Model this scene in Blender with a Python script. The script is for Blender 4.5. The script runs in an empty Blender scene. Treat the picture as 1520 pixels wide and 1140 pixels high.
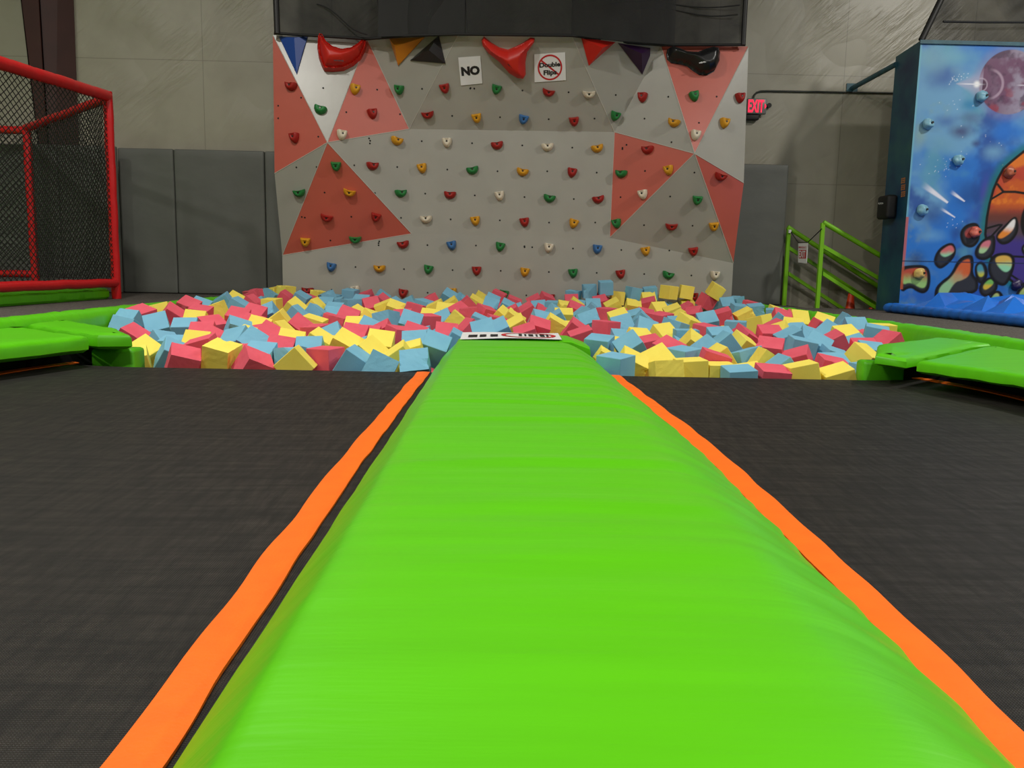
import bpy, bmesh, math, random
import numpy as np
from mathutils import Vector, Matrix, noise as mnoise
from mathutils.geometry import intersect_ray_tri

random.seed(11)
rng = np.random.default_rng(11)
SC = bpy.context.scene
COL = SC.collection
W, H, F = 1520, 1140, 1230.0

# ------------------------------------------------------------------ camera
EYE = Vector((0, 0, 0.54))
Yc = Vector((-17, 170, F)).normalized()
Zc = Yc.cross(Vector((1, -0.02, 0))).normalized()
Xc = Zc.cross(Yc).normalized()
RGT = Vector((Xc[0], Yc[0], Zc[0])); UP = Vector((Xc[1], Yc[1], Zc[1])); FWD = Vector((Xc[2], Yc[2], Zc[2]))
cd = bpy.data.cameras.new('camera'); cam = bpy.data.objects.new('camera', cd); COL.objects.link(cam)
cd.sensor_width = 36; cd.lens = F / W * 36; cd.clip_start = 0.02; cd.clip_end = 100
m = Matrix.Identity(4)
for i in range(3):
    m[i][0] = RGT[i]; m[i][1] = UP[i]; m[i][2] = -FWD[i]; m[i][3] = EYE[i]
cam.matrix_world = m
SC.camera = cam

def ray(x, y):
    return (RGT * (x - 760) + UP * (570 - y) + FWD * F).normalized()
def at(x, y, Y):            # point of the place seen at photo pixel (x, y), at distance Y down the hall
    d = ray(x, y); return EYE + d * (Y / d.y)
def atz(x, y, z):           # ... or on the level z
    d = ray(x, y); return EYE + d * ((z - EYE.z) / d.z)
def proj(p):
    v = Vector(p) - EYE; k = F / v.dot(FWD)
    return 760 + v.dot(RGT) * k, 570 - v.dot(UP) * k

# ------------------------------------------------------------------ colours and materials
def lin(r, g, b):
    f = lambda c: (c / 255 / 12.92) if c / 255 <= .04045 else ((c / 255 + .055) / 1.055) ** 2.4
    return (f(r), f(g), f(b), 1)

def material(name, col, rough=.5, bump=0, bscale=20, stretch=(1, 1, 1), var=0, vscale=4, spec=.5, metal=0, detail=4, emit=None, estr=1, vcol=None, coat=0, sheen=0):
    mt = bpy.data.materials.new(name); mt.use_nodes = True
    nt = mt.node_tree; N = nt.nodes; L = nt.links
    b = N['Principled BSDF']
    b.inputs['Base Color'].default_value = col
    b.inputs['Roughness'].default_value = rough
    b.inputs['Specular IOR Level'].default_value = spec
    b.inputs['Metallic'].default_value = metal
    b.inputs['Coat Weight'].default_value = coat; b.inputs['Coat Roughness'].default_value = .32
    b.inputs['Sheen Weight'].default_value = sheen
    if emit:
        b.inputs['Emission Color'].default_value = emit
        b.inputs['Emission Strength'].default_value = estr
    if bump or var:
        tc = N.new('ShaderNodeTexCoord'); mp = N.new('ShaderNodeMapping'); mp.inputs['Scale'].default_value = stretch
        L.new(tc.outputs['Object'], mp.inputs['Vector'])
    if var:
        nz = N.new('ShaderNodeTexNoise'); nz.inputs['Scale'].default_value = vscale; nz.inputs['Detail'].default_value = 5
        L.new(mp.outputs[0], nz.inputs['Vector'])
        mx = N.new('ShaderNodeMix'); mx.data_type = 'RGBA'
        c2 = vcol or (col[0] * (1 - var), col[1] * (1 - var), col[2] * (1 - var), 1)
        mx.inputs[6].default_value = col; mx.inputs[7].default_value = c2
        cr = N.new('ShaderNodeMapRange'); cr.inputs[1].default_value = .35; cr.inputs[2].default_value = .7
        L.new(nz.outputs[0], cr.inputs[0]); L.new(cr.outputs[0], mx.inputs[0]); L.new(mx.outputs[2], b.inputs['Base Color'])
    if bump:
        n2 = N.new('ShaderNodeTexNoise'); n2.inputs['Scale'].default_value = bscale; n2.inputs['Detail'].default_value = detail
        L.new(mp.outputs[0], n2.inputs['Vector'])
        bp = N.new('ShaderNodeBump'); bp.inputs['Strength'].default_value = 1; bp.inputs['Distance'].default_value = bump
        L.new(n2.outputs[0], bp.inputs['Height']); L.new(bp.outputs[0], b.inputs['Normal'])
    return mt

M = {}
GREEN = (.112, .58, .004, 1)
M['green'] = material('green_vinyl', GREEN, .38, .0022, 4, (.6, 6, 1), .08, 3, .4)
M['green_dull'] = material('green_vinyl_worn', (.10, .50, .008, 1), .45, .004, 7, (1, 1, 1), .25, 6, .35)
M['green_paint'] = material('green_steel_paint', (.20, .52, .01, 1), .4)
M['orange'] = material('orange_webbing', (1.0, .165, .006, 1), .6, .0006, 160, (1, 1, 1), .10, 20, .3)
M['black_rubber'] = material('black_rubber', (.008, .008, .008, 1), .6)
M['black_steel'] = material('black_steel', (.01, .01, .01, 1), .5)
M['grey_paint'] = material('grey_wall_paint', (.375, .365, .325, 1), .36, .0018, 7, (1, 1, 1), .08, 2.5, .5, coat=.4)
M['red_paint'] = material('salmon_wall_paint', (.56, .115, .078, 1), .36, .0018, 7, (1, 1, 1), .06, 2.5, .5, coat=.4)
M['grey_edge'] = material('grey_seam_paint', (.50, .48, .43, 1), .5)
M['hole'] = material('bolt_hole_dark', (.012, .011, .01, 1), .8)
M['steel'] = material('bolt_steel', (.06, .055, .05, 1), .35, metal=.8)
for k, c in dict(red=(.36, .014, .010, 1), yellow=(.68, .32, .012, 1), green=(.018, .20, .045, 1), white=(.74, .66, .52, 1), blue=(.045, .16, .40, 1)).items():
    M['hold_' + k] = material(k + '_hold_resin', c, .5, .0015, 60, spec=.4)
M['vol_blue'] = material('blue_volume', (.006, .055, .30, 1), .35)
M['vol_red'] = material('red_volume', (.58, .016, .008, 1), .45)
M['vol_orange'] = material('orange_volume', (.75, .26, .012, 1), .35)
M['vol_black'] = material('black_volume', (.008, .008, .009, 1), .3)
M['vol_purple'] = material('purple_volume', (.030, .008, .045, 1), .35)
M['mat_grey'] = material('grey_wall_mat_vinyl', (.140, .145, .130, 1), .5, .004, 4, (1, 1, 1.6), .12, 1.5, .35)
M['carpet'] = material('dark_speckled_carpet', (.165, .148, .130, 1), .95, .004, 220, (1, 1, 1), .75, 90, .1, vcol=(.045, .040, .036, 1))
M['concrete'] = material('dark_concrete', (.05, .05, .05, 1), .9, 0, 1, (1, 1, 1), .3, 3)
M['col_red'] = material('oxide_red_steel', (.050, .013, .009, 1), .55, 0, 1, (1, 1, 1), .2, 4)
M['cage_red'] = material('red_padded_vinyl', (.62, .010, .014, 1), .35, .002, 12, (1, 1, 1), .1, 6, .4)
M['net_black'] = material('black_net_cord', (.008, .008, .008, 1), .7)
M['white_sign'] = material('white_sign_board', (.80, .80, .80, 1), .5)
M['ink'] = material('black_ink', (.012, .010, .012, 1), .6)
M['sign_red'] = material('red_sign_ink', (.55, .015, .02, 1), .55)
M['cone'] = material('orange_cone_plastic', (.85, .06, .012, 1), .4)
M['blue_vinyl'] = material('blue_vinyl', (.02, .18, .72, 1), .32, .004, 9, (1, 1, 1), .15, 5, .4)
M['strut'] = material('blue_painted_tube', (.04, .13, .17, 1), .5, 0, 1, (1, 1, 1), .4, 8)
M['conduit'] = material('grey_conduit', (.06, .065, .055, 1), .4, metal=.6)
M['housing'] = material('sign_housing', (.20, .20, .19, 1), .4)
M['glow'] = material('red_led_letters', (.6, .01, .03, 1), .4, emit=(1.0, .012, .06, 1), estr=1.3)
M['lettering_white'] = material('white_lettering', (.7, .7, .7, 1), .5)
M['sticker'] = material('orange_sticker', (.65, .25, .06, 1), .5)
M['ceiling'] = material('white_ceiling_vinyl', (.30, .30, .27, 1), .6)
M['rope'] = material('black_rope', (.01, .01, .01, 1), .7)
M['tape'] = material('clear_tape', (.5, .48, .42, 1), .3)

def foam_mat(name, c, c2):
    return material(name, c, .85, .0009, 260, (1, 1, 1), .1, 9, .15, vcol=c2)
M['foam_pink'] = foam_mat('pink_foam', (.80, .125, .175, 1), (.74, .105, .15, 1))
M['foam_blue'] = foam_mat('blue_foam', (.215, .49, .66, 1), (.19, .45, .62, 1))
M['foam_yellow'] = foam_mat('yellow_foam', (.95, .80, .14, 1), (.92, .75, .12, 1))

def insulation():
    mt = bpy.data.materials.new('white_insulation_vinyl'); mt.use_nodes = True
    nt = mt.node_tree; N = nt.nodes; L = nt.links; b = N['Principled BSDF']
    tc = N.new('ShaderNodeTexCoord')
    sep = N.new('ShaderNodeSeparateXYZ'); L.new(tc.outputs['Object'], sep.inputs[0])
    add = N.new('ShaderNodeMath'); add.operation = 'ADD'; L.new(sep.outputs[0], add.inputs[0]); L.new(sep.outputs[1], add.inputs[1])
    cmb = N.new('ShaderNodeCombineXYZ'); L.new(add.outputs[0], cmb.inputs[0]); L.new(sep.outputs[2], cmb.inputs[1])
    br = N.new('ShaderNodeTexBrick'); br.offset = 0
    br.inputs['Scale'].default_value = 1; br.inputs['Mortar Size'].default_value = .006; br.inputs['Mortar Smooth'].default_value = .6
    br.inputs['Brick Width'].default_value = 1.62; br.inputs['Row Height'].default_value = 1.35
    br.inputs['Color1'].default_value = (.39, .365, .285, 1); br.inputs['Color2'].default_value = (.36, .34, .27, 1); br.inputs['Mortar'].default_value = (.25, .235, .185, 1)
    mp0 = N.new('ShaderNodeMapping'); mp0.inputs['Location'].default_value = (.98, -.36, 0)
    L.new(cmb.outputs[0], mp0.inputs[0]); L.new(mp0.outputs[0], br.inputs['Vector'])
    # grime
    nz = N.new('ShaderNodeTexNoise'); nz.inputs['Scale'].default_value = 2.2; nz.inputs['Detail'].default_value = 8
    L.new(cmb.outputs[0], nz.inputs['Vector'])
    mr = N.new('ShaderNodeMapRange'); mr.inputs[1].default_value = .45; mr.inputs[2].default_value = .8; mr.inputs[4].default_value = .35
    L.new(nz.outputs[0], mr.inputs[0])
    mx = N.new('ShaderNodeMix'); mx.data_type = 'RGBA'; mx.inputs[7].default_value = (.22, .20, .15, 1)
    L.new(mr.outputs[0], mx.inputs[0]); L.new(br.outputs[0], mx.inputs[6]); L.new(mx.outputs[2], b.inputs['Base Color'])
    # diagonal wrinkles in the sheet
    def wr(rot, sc, st):
        mp = N.new('ShaderNodeMapping'); mp.vector_type = 'TEXTURE'; mp.inputs['Rotation'].default_value = (0, 0, rot); mp.inputs['Scale'].default_value = st
        L.new(cmb.outputs[0], mp.inputs[0])
        n = N.new('ShaderNodeTexNoise'); n.inputs['Scale'].default_value = sc; n.inputs['Detail'].default_value = 3; n.inputs['Distortion'].default_value = .35
        L.new(mp.outputs[0], n.inputs['Vector'])
        k = N.new('ShaderNodeTexNoise'); k.inputs['Scale'].default_value = .9 + sc * .06; k.inputs['Detail'].default_value = 1
        ml = N.new('ShaderNodeMapping'); ml.inputs['Location'].default_value = (sc * 3.1, rot * 5, 2); L.new(cmb.outputs[0], ml.inputs[0]); L.new(ml.outputs[0], k.inputs['Vector'])
        kr = N.new('ShaderNodeMapRange'); kr.inputs[1].default_value = .5; kr.inputs[2].default_value = .75; L.new(k.outputs[0], kr.inputs[0])
        q = N.new('ShaderNodeMath'); q.operation = 'MULTIPLY'; L.new(n.outputs[0], q.inputs[0]); L.new(kr.outputs[0], q.inputs[1]); return q.outputs[0]
    a = N.new('ShaderNodeMath'); a.operation = 'ADD'
    L.new(wr(.95, .9, (1, .16, 1)), a.inputs[0]); L.new(wr(.72, 2.6, (1.1, .16, 1)), a.inputs[1])
    bp = N.new('ShaderNodeBump'); bp.inputs['Strength'].default_value = .7; bp.inputs['Distance'].default_value = .034
    L.new(a.outputs[0], bp.inputs['Height']); L.new(bp.outputs[0], b.inputs['Normal'])
    b.inputs['Roughness'].default_value = .36; b.inputs['Specular IOR Level'].default_value = .45
    return mt
M['insulation'] = insulation()

def bed_mat():
    mt = bpy.data.materials.new('black_woven_bed'); mt.use_nodes = True
    nt = mt.node_tree; N = nt.nodes; L = nt.links; b = N['Principled BSDF']
    tc = N.new('ShaderNodeTexCoord')
    def wave(direction, scale):
        w = N.new('ShaderNodeTexWave'); w.bands_direction = direction; w.inputs['Scale'].default_value = scale
        w.inputs['Distortion'].default_value = .3; w.inputs['Detail'].default_value = 1
        L.new(tc.outputs['Object'], w.inputs['Vector']); return w.outputs['Fac']
    wx, wy = wave('X', 75), wave('Y', 75)
    mu = N.new('ShaderNodeMath'); mu.operation = 'MULTIPLY'; L.new(wx, mu.inputs[0]); L.new(wy, mu.inputs[1])
    def streak(st, sc):
        mp = N.new('ShaderNodeMapping'); mp.inputs['Scale'].default_value = st
        L.new(tc.outputs['Object'], mp.inputs[0])
        n = N.new('ShaderNodeTexNoise'); n.inputs['Scale'].default_value = sc; n.inputs['Detail'].default_value = 8; n.inputs['Roughness'].default_value = .7
        L.new(mp.outputs[0], n.inputs['Vector']); return n.outputs[0]
    s1 = streak((1.2, 14, 1), 2.2); s2 = streak((14, 2, 1), 3)
    ad = N.new('ShaderNodeMath'); ad.operation = 'MULTIPLY'; L.new(s1, ad.inputs[0]); L.new(s2, ad.inputs[1])
    mr = N.new('ShaderNodeMapRange'); mr.inputs[1].default_value = .18; mr.inputs[2].default_value = .42
    L.new(ad.outputs[0], mr.inputs[0])
    mx = N.new('ShaderNodeMix'); mx.data_type = 'RGBA'; mx.inputs[6].default_value = (.007, .0063, .0055, 1); mx.inputs[7].default_value = (.032, .027, .022, 1)
    L.new(mr.outputs[0], mx.inputs[0])
    m2 = N.new('ShaderNodeMix'); m2.data_type = 'RGBA'; m2.inputs[7].default_value = (.034, .030, .025, 1)
    half = N.new('ShaderNodeMath'); half.operation = 'MULTIPLY'; half.inputs[1].default_value = .45; L.new(mu.outputs[0], half.inputs[0])
    L.new(half.outputs[0], m2.inputs[0]); L.new(mx.outputs[2], m2.inputs[6]); L.new(m2.outputs[2], b.inputs['Base Color'])
    rr = N.new('ShaderNodeMapRange'); rr.inputs[1].default_value = .15; rr.inputs[2].default_value = .45; rr.inputs[3].default_value = .60; rr.inputs[4].default_value = .38
    L.new(ad.outputs[0], rr.inputs[0]); L.new(rr.outputs[0], b.inputs['Roughness'])
    bp = N.new('ShaderNodeBump'); bp.inputs['Strength'].default_value = .6; bp.inputs['Distance'].default_value = .0012
    L.new(mu.outputs[0], bp.inputs['Height']); L.new(bp.outputs[0], b.inputs['Normal'])
    b.inputs['Specular IOR Level'].default_value = .25
    return mt
M['bed'] = bed_mat()

def mesh_cloth(name, clear, col=(.010, .010, .009, 1)):
    mt = bpy.data.materials.new(name); mt.use_nodes = True
    nt = mt.node_tree; N = nt.nodes; L = nt.links; b = N['Principled BSDF']
    b.inputs['Base Color'].default_value = col; b.inputs['Roughness'].default_value = .7
    tc = N.new('ShaderNodeTexCoord'); nz = N.new('ShaderNodeTexNoise'); nz.inputs['Scale'].default_value = 1.6; nz.inputs['Detail'].default_value = 6; nz.inputs['Distortion'].default_value = 1.2
    L.new(tc.outputs['Object'], nz.inputs['Vector'])
    mr = N.new('ShaderNodeMapRange'); mr.inputs[1].default_value = .3; mr.inputs[2].default_value = .7; mr.inputs[3].default_value = clear * .35; mr.inputs[4].default_value = clear * 1.5
    L.new(nz.outputs[0], mr.inputs[0])
    tr = N.new('ShaderNodeBsdfTransparent'); ms = N.new('ShaderNodeMixShader')
    L.new(mr.outputs[0], ms.inputs[0]); L.new(b.outputs[0], ms.inputs[1]); L.new(tr.outputs[0], ms.inputs[2])
    L.new(ms.outputs[0], N['Material Output'].inputs['Surface'])
    return mt
M['net_cloth'] = mesh_cloth('black_mesh_cloth', .24, (.006, .006, .005, 1))
M['net_dense'] = mesh_cloth('black_mesh_cloth_doubled', .07, (.006, .006, .005, 1))

def attr_mat(name, rough=.45):
    mt = bpy.data.materials.new(name); mt.use_nodes = True
    nt = mt.node_tree; b = nt.nodes['Principled BSDF']
    a = nt.nodes.new('ShaderNodeAttribute'); a.attribute_name = 'paint'
    nt.links.new(a.outputs['Color'], b.inputs['Base Color']); b.inputs['Roughness'].default_value = rough
    return mt
M['mural'] = attr_mat('spray_painted_mural', .42)
def side_paint():
    mt = bpy.data.materials.new('teal_and_navy_paint'); mt.use_nodes = True
    nt = mt.node_tree; N = nt.nodes; L = nt.links; b = N['Principled BSDF']
    tc = N.new('ShaderNodeTexCoord'); n = N.new('ShaderNodeTexNoise'); n.inputs['Scale'].default_value = 1.9; n.inputs['Detail'].default_value = 6
    L.new(tc.outputs['Object'], n.inputs['Vector'])
    cr = N.new('ShaderNodeValToRGB'); e = cr.color_ramp.elements
    e[0].position = .3; e[0].color = (.008, .028, .10, 1); e[1].position = .72; e[1].color = (.035, .15, .14, 1)
    k = e.new(.5); k.color = (.015, .085, .14, 1)
    L.new(n.outputs[0], cr.inputs[0]); L.new(cr.outputs[0], b.inputs['Base Color']); b.inputs['Roughness'].default_value = .45
    return mt
M['side_paint'] = side_paint()

# ------------------------------------------------------------------ object helpers
def link(o, parent=None):
    COL.objects.link(o)
    if parent is not None: o.parent = parent
    return o
def mesh_obj(name, verts, faces, mat, parent=None, smooth=None, mats=None, fm=None):
    me = bpy.data.meshes.new(name); me.from_pydata([tuple(v) for v in verts], [], faces); me.update()
    for k in (mats or [mat]): me.materials.append(k)
    if fm is not None: me.polygons.foreach_set('material_index', fm)
    if smooth is not None:
        me.polygons.foreach_set('use_smooth', [True] * len(me.polygons))
        me.set_sharp_from_angle(angle=math.radians(smooth))
    return link(bpy.data.objects.new(name, me), parent)
def bm_obj(name, bm, mat, parent=None, smooth=None):
    bmesh.ops.recalc_face_normals(bm, faces=bm.faces)
    me = bpy.data.meshes.new(name); bm.to_mesh(me); bm.free(); me.materials.append(mat)
    if smooth is not None:
        me.polygons.foreach_set('use_smooth', [True] * len(me.polygons))
        me.set_sharp_from_angle(angle=math.radians(smooth))
    return link(bpy.data.objects.new(name, me), parent)
def tag(o, label, cat, group=None, kind=None):
    o['label'] = label; o['category'] = cat
    if group: o['group'] = group
    if kind: o['kind'] = kind
    return o
def thing(name, label, cat, loc=(0, 0, 0), group=None, kind=None):
    o = link(bpy.data.objects.new(name, None)); o.location = loc; o.empty_display_size = .1
    return tag(o, label, cat, group, kind)
def struct(o, label=None, cat=None):
    o['kind'] = 'structure'
    if label: o['label'] = label
    if cat: o['category'] = cat
    return o
class MB:
    def __init__(s): s.v = []; s.f = []; s.m = []
    def add(s, vs, fs, mi=0):
        b = len(s.v); s.v += [Vector(v) for v in vs]; s.f += [tuple(b + i for i in f) for f in fs]; s.m += [mi] * len(fs)
    def box(s, lo, hi, mi=0):
        x0, y0, z0 = lo; x1, y1, z1 = hi
        s.add([(x0, y0, z0), (x1, y0, z0), (x1, y1, z0), (x0, y1, z0), (x0, y0, z1), (x1, y0, z1), (x1, y1, z1), (x0, y1, z1)],
              [(0, 3, 2, 1), (4, 5, 6, 7), (0, 1, 5, 4), (1, 2, 6, 5), (2, 3, 7, 6), (3, 0, 4, 7)], mi)
    def tube(s, pts, r, n=12, caps=True, mi=0, wob=0):
        pts = [Vector(p) for p in pts]; rings = []; prev = None
        for i, p in enumerate(pts):
            t = (pts[min(i + 1, len(pts) - 1)] - pts[max(i - 1, 0)]).normalized()
            if prev is None:
                a = t.orthogonal().normalized()
            else:
                a = (prev - t * prev.dot(t)).normalized()
            prev = a; bb = t.cross(a)
            rr = (r[i] if isinstance(r, (list, tuple)) else r) * (1 + wob * (random.random() - .5))
            rings.append([p + (a * math.cos(2 * math.pi * k / n) + bb * math.sin(2 * math.pi * k / n)) * rr for k in range(n)])
        s.loft(rings, caps, mi)
    def loft(s, rings, caps=True, mi=0):
        n = len(rings[0]); vs = [v for r in rings for v in r]; fs = []
        for i in range(len(rings) - 1):
            for k in range(n):
                k2 = (k + 1) % n
                fs.append((i * n + k, i * n + k2, (i + 1) * n + k2, (i + 1) * n + k))
        if caps:
            fs.append(tuple(reversed(range(n)))); fs.append(tuple((len(rings) - 1) * n + k for k in range(n)))
        s.add(vs, fs, mi)
    def grid(s, rows, mi=0):
        n = len(rows[0]); fs = []
        for i in range(len(rows) - 1):
            for k in range(n - 1):
                fs.append((i * n + k, i * n + k + 1, (i + 1) * n + k + 1, (i + 1) * n + k))
        s.add([v for r in rows for v in r], fs, mi)
    def build(s, name, mat, parent=None, smooth=None, mats=None, fixn=True):
        o = mesh_obj(name, s.v, s.f, mat, parent, smooth, mats, s.m if mats else None)
        if fixn:
            bm = bmesh.new(); bm.from_mesh(o.data); bmesh.ops.recalc_face_normals(bm, faces=bm.faces); bm.to_mesh(o.data); bm.free()
        return o
def rbox(name, lo, hi, r, mat, parent=None, segs=3, smooth=50, mw=None):
    bm = bmesh.new(); bmesh.ops.create_cube(bm, size=1)
    for v in bm.verts:
        for i in range(3): v.co[i] = lo[i] if v.co[i] < 0 else hi[i]
    bmesh.ops.bevel(bm, geom=list(bm.edges), offset=r, segments=segs, affect='EDGES', profile=.5)
    if mw is not None: bm.transform(mw)
    return bm_obj(name, bm, mat, parent, smooth)
def inset(poly, d):
    n = len(poly); out = []
    ar = sum(poly[i][0] * poly[(i + 1) % n][1] - poly[(i + 1) % n][0] * poly[i][1] for i in range(n))
    sg = 1 if ar > 0 else -1
    for i in range(n):
        p, c, q = Vector(poly[i - 1][:2]), Vector(poly[i][:2]), Vector(poly[(i + 1) % n][:2])
        a = (c - p).normalized(); b = (q - c).normalized()
        na = Vector((-a.y, a.x)) * sg; nb = Vector((-b.y, b.x)) * sg
        nn = (na + nb); L = nn.length
        nn = nn / L if L > 1e-6 else na
        k = d / max(.35, nn.dot(na))
        out.append(c + nn * k)
    return out
def pad(name, poly, zb, zt, r, mat, parent=None, wrinkle=.004):
    """a soft padded slab over a polygon; zt may be one height or one per corner"""
    n0 = len(poly); zts = list(zt) if isinstance(zt, (list, tuple)) else [zt] * n0
    pts = []; zz = []
    for i in range(n0):
        a, b = Vector(poly[i][:2]), Vector(poly[(i + 1) % n0][:2]); k = max(1, int((b - a).length / .06))
        for j in range(k):
            pts.append(a.lerp(b, j / k)); zz.append(zts[i] * (1 - j / k) + zts[(i + 1) % n0] * j / k)
    th = sum(zts) / n0 - zb
    mb = MB(); rings = []
    for d, f in ((r * .6, 0), (0, .18), (0, .72), (r * .25, .9), (r, 1.0), (r * 2.2, 1.02)):
        q = inset(pts, d); ring = []
        for i, p in enumerate(q):
            w = mnoise.noise(Vector((p.x * 9, p.y * 9, f * 3))) * wrinkle
            ring.append(Vector((p.x + w, p.y + w, zz[i] - th * (1 - f) + w)))
        rings.append(ring)
    mb.loft(rings)
    return mb.build(name, mat, parent, 40)
def text_mesh(s, size=1, bold=0, depth=.002):
    cu = bpy.data.curves.new('lettering', 'FONT'); cu.body = s; cu.size = size; cu.align_x = 'CENTER'; cu.align_y = 'CENTER'
    cu.offset = bold; cu.extrude = depth; cu.resolution_u = 3
    o = bpy.data.objects.new('lettering', cu); COL.objects.link(o)
    dg = bpy.context.evaluated_depsgraph_get(); me = bpy.data.meshes.new_from_object(o.evaluated_get(dg))
    bpy.data.objects.remove(o); bpy.data.curves.remove(cu); return me
def put_text(name, s, parent, centre, right, up, width, height, mat, bold=0, depth=.001):
    me = text_mesh(s, 1, bold, 0)
    xs = [v.co.x for v in me.vertices]; ys = [v.co.y for v in me.vertices]
    cx, cy, wx, wy = (min(xs) + max(xs)) / 2, (min(ys) + max(ys)) / 2, max(xs) - min(xs), max(ys) - min(ys)
    nrm = right.cross(up).normalized()
    for v in me.vertices:
        v.co = Vector(centre) + right * ((v.co.x - cx) / wx * width) + up * ((v.co.y - cy) / wy * height) + nrm * depth
    me.materials.clear(); me.materials.append(mat); me.name = name
    return link(bpy.data.objects.new(name, me), parent)
ORD = ['first', 'second', 'third', 'fourth', 'fifth', 'sixth', 'seventh', 'eighth', 'ninth', 'tenth', 'eleventh', 'twelfth', 'thirteenth',
       'fourteenth', 'fifteenth', 'sixteenth', 'seventeenth', 'eighteenth', 'nineteenth', 'twentieth']

#=====SETTING=====
ZC = .15            # level of the carpeted deck
YW = 10.9           # back wall
YB = 10.2           # lower face of the climbing wall
mb = MB()
mb.box((-10, -7, -1.0), (10, YW, -.9), 1)
mb.box((-10, -7, -.9), (-3.02, YW, ZC)); mb.box((3.10, -7, -.9), (8.0, 10.15, ZC)); mb.box((2.9, 10.15, -.9), (3.75, YW, ZC))
for i in range(6):
    z = ZC - .15 * (i + 1)
    mb.box((3.75 + .3 * i, 10.15, -.9), (3.75 + .3 * (i + 1), YW, z))
mb.box((8.0, -7, -.9), (10, YW, -.75))
struct(mb.build('floor', None, mats=[M['carpet'], M['concrete']]))
def plane(name, pts, mat):
    return struct(mesh_obj(name, pts, [(0, 1, 2, 3)], mat))
mb = MB(); mb.box((-10, YW, -.9), (10, YW + .1, 7.5)); struct(mb.build('wall_back', M['insulation']))
mb = MB(); mb.box((-10.1, -7, -.9), (-10, YW, 7.5)); struct(mb.build('wall_left', M['insulation']))
mb = MB(); mb.box((10, -7, -.9), (10.1, YW, 7.5)); struct(mb.build('wall_right', M['insulation']))
mb = MB(); mb.box((-10, -7.1, -.9), (10, -7, 7.5)); struct(mb.build('wall_front', M['insulation']))
mb = MB(); mb.box((-10, -7, 7.5), (10, YW, 7.6)); struct(mb.build('ceiling', M['ceiling']))

# steel building columns against the back wall (flanges and web)
def column(label, xa0, xa1, xb0, xb1, yface, ytop, ybot):
    t = thing('steel_column', label, 'column')
    # a tapered wide-flange section: face flange towards the hall, web behind
    a = at(xa0, ytop, yface); b = at(xa1, ytop, yface); c = at(xb1, ybot, yface); d = at(xb0, ybot, yface)
    k = (a.z - d.z)
    def ext(p, q, z):
        s = (z - q.z) / (p.z - q.z); return q.x + (p.x - q.x) * s
    zt, zb = 7.45, ZC
    x0t, x1t, x0b, x1b = ext(a, d, zt), ext(b, c, zt), ext(a, d, zb), ext(b, c, zb)
    fl = MB()
    fl.add([(x0b, yface, zb), (x1b, yface, zb), (x1t, yface, zt), (x0t, yface, zt), (x0b, yface + .02, zb), (x1b, yface + .02, zb), (x1t, yface + .02, zt), (x0t, yface + .02, zt)],
           [(0, 1, 2, 3), (7, 6, 5, 4), (0, 4, 5, 1), (1, 5, 6, 2), (2, 6, 7, 3), (3, 7, 4, 0)])
    fl.build('flange', M['col_red'], t)
    return t, (x0t, x1t, x0b, x1b)
t, (x0t, x1t, x0b, x1b) = column('dark red steel column with open web behind the red cage', 32, 57, 57, 69, 10.58, 0, 206)
wb = MB(); zt, zb = 7.45, ZC
p0 = at(57, 0, 10.62); p1 = at(99, 0, 10.85); q0 = at(69, 206, 10.62); q1 = at(113, 206, 10.85)
wb.add([(q0.x, 10.60, zb), (q1.x, 10.86, zb), (p1.x + .13, 10.86, zt), (p0.x, 10.60, zt), (q0.x - .02, 10.60, zb), (q1.x - .02, 10.88, zb), (p1.x + .11, 10.88, zt), (p0.x - .02, 10.60, zt)],
       [(0, 1, 2, 3), (7, 6, 5, 4), (0, 4, 5, 1), (1, 5, 6, 2), (2, 6, 7, 3), (3, 7, 4, 0)])
wb.build('web', M['col_red'], t)
t2, _ = column('dark red steel column seen through the black netting above climbing wall', 951, 981, 951, 981, 10.62, 0, 60)
mb = MB(); mb.box((2.0, 10.64, 3.2), (2.04, 10.88, 7.4)); mb.build('web', M['col_red'], t2)

# padded mats standing on the deck along the back wall
def wall_mat(x0, x1, ytop, Y, label, zb=ZC + .005, dep=.07, parent_group='grey wall mats'):
    a = at(x0, ytop, Y); b = at(x1, ytop, Y)
    o = rbox('wall_mat', (a.x + .004, Y, zb), (b.x - .004, Y + dep, (a.z + b.z) / 2), .018, M['mat_grey'], None, 3)
    bm = bmesh.new(); bm.from_mesh(o.data)
    bmesh.ops.subdivide_edges(bm, edges=[e for e in bm.edges if e.calc_length() > .3], cuts=22, use_grid_fill=True)
    for v in bm.verts:
        if v.co.y < Y + .03:
            v.co.y += .007 * mnoise.noise(Vector((v.co.x * 2.2, 3, v.co.z * 2.5))) + .003 * mnoise.noise(Vector((v.co.x * 3, 8, v.co.z * 14)))
    bm.to_mesh(o.data); bm.free()
    return tag(o, label, 'wall mat', parent_group)
wall_mat(-180, -46, 212, 10.46, 'grey padded wall mat at far left edge, behind the red net cage')
wall_mat(-46, 83, 213, 10.46, 'grey padded wall mat in front of steel column, behind netting')
wall_mat(83, 171, 215.5, 10.46, 'grey padded wall mat behind the corner post of red cage')
wall_mat(173, 257, 220, 10.72, 'grey padded wall mat just right of the red cage post')
wall_mat(257, 392, 222.5, 10.72, 'wide grey padded wall mat, second from the climbing wall')
wall_mat(392, 470, 225, 10.72, 'grey padded wall mat partly hidden by climbing wall, left side')
wall_mat(1040, 1172, 243, 10.72, 'dark grey padded wall mat between climbing wall and stair railing')

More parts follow.
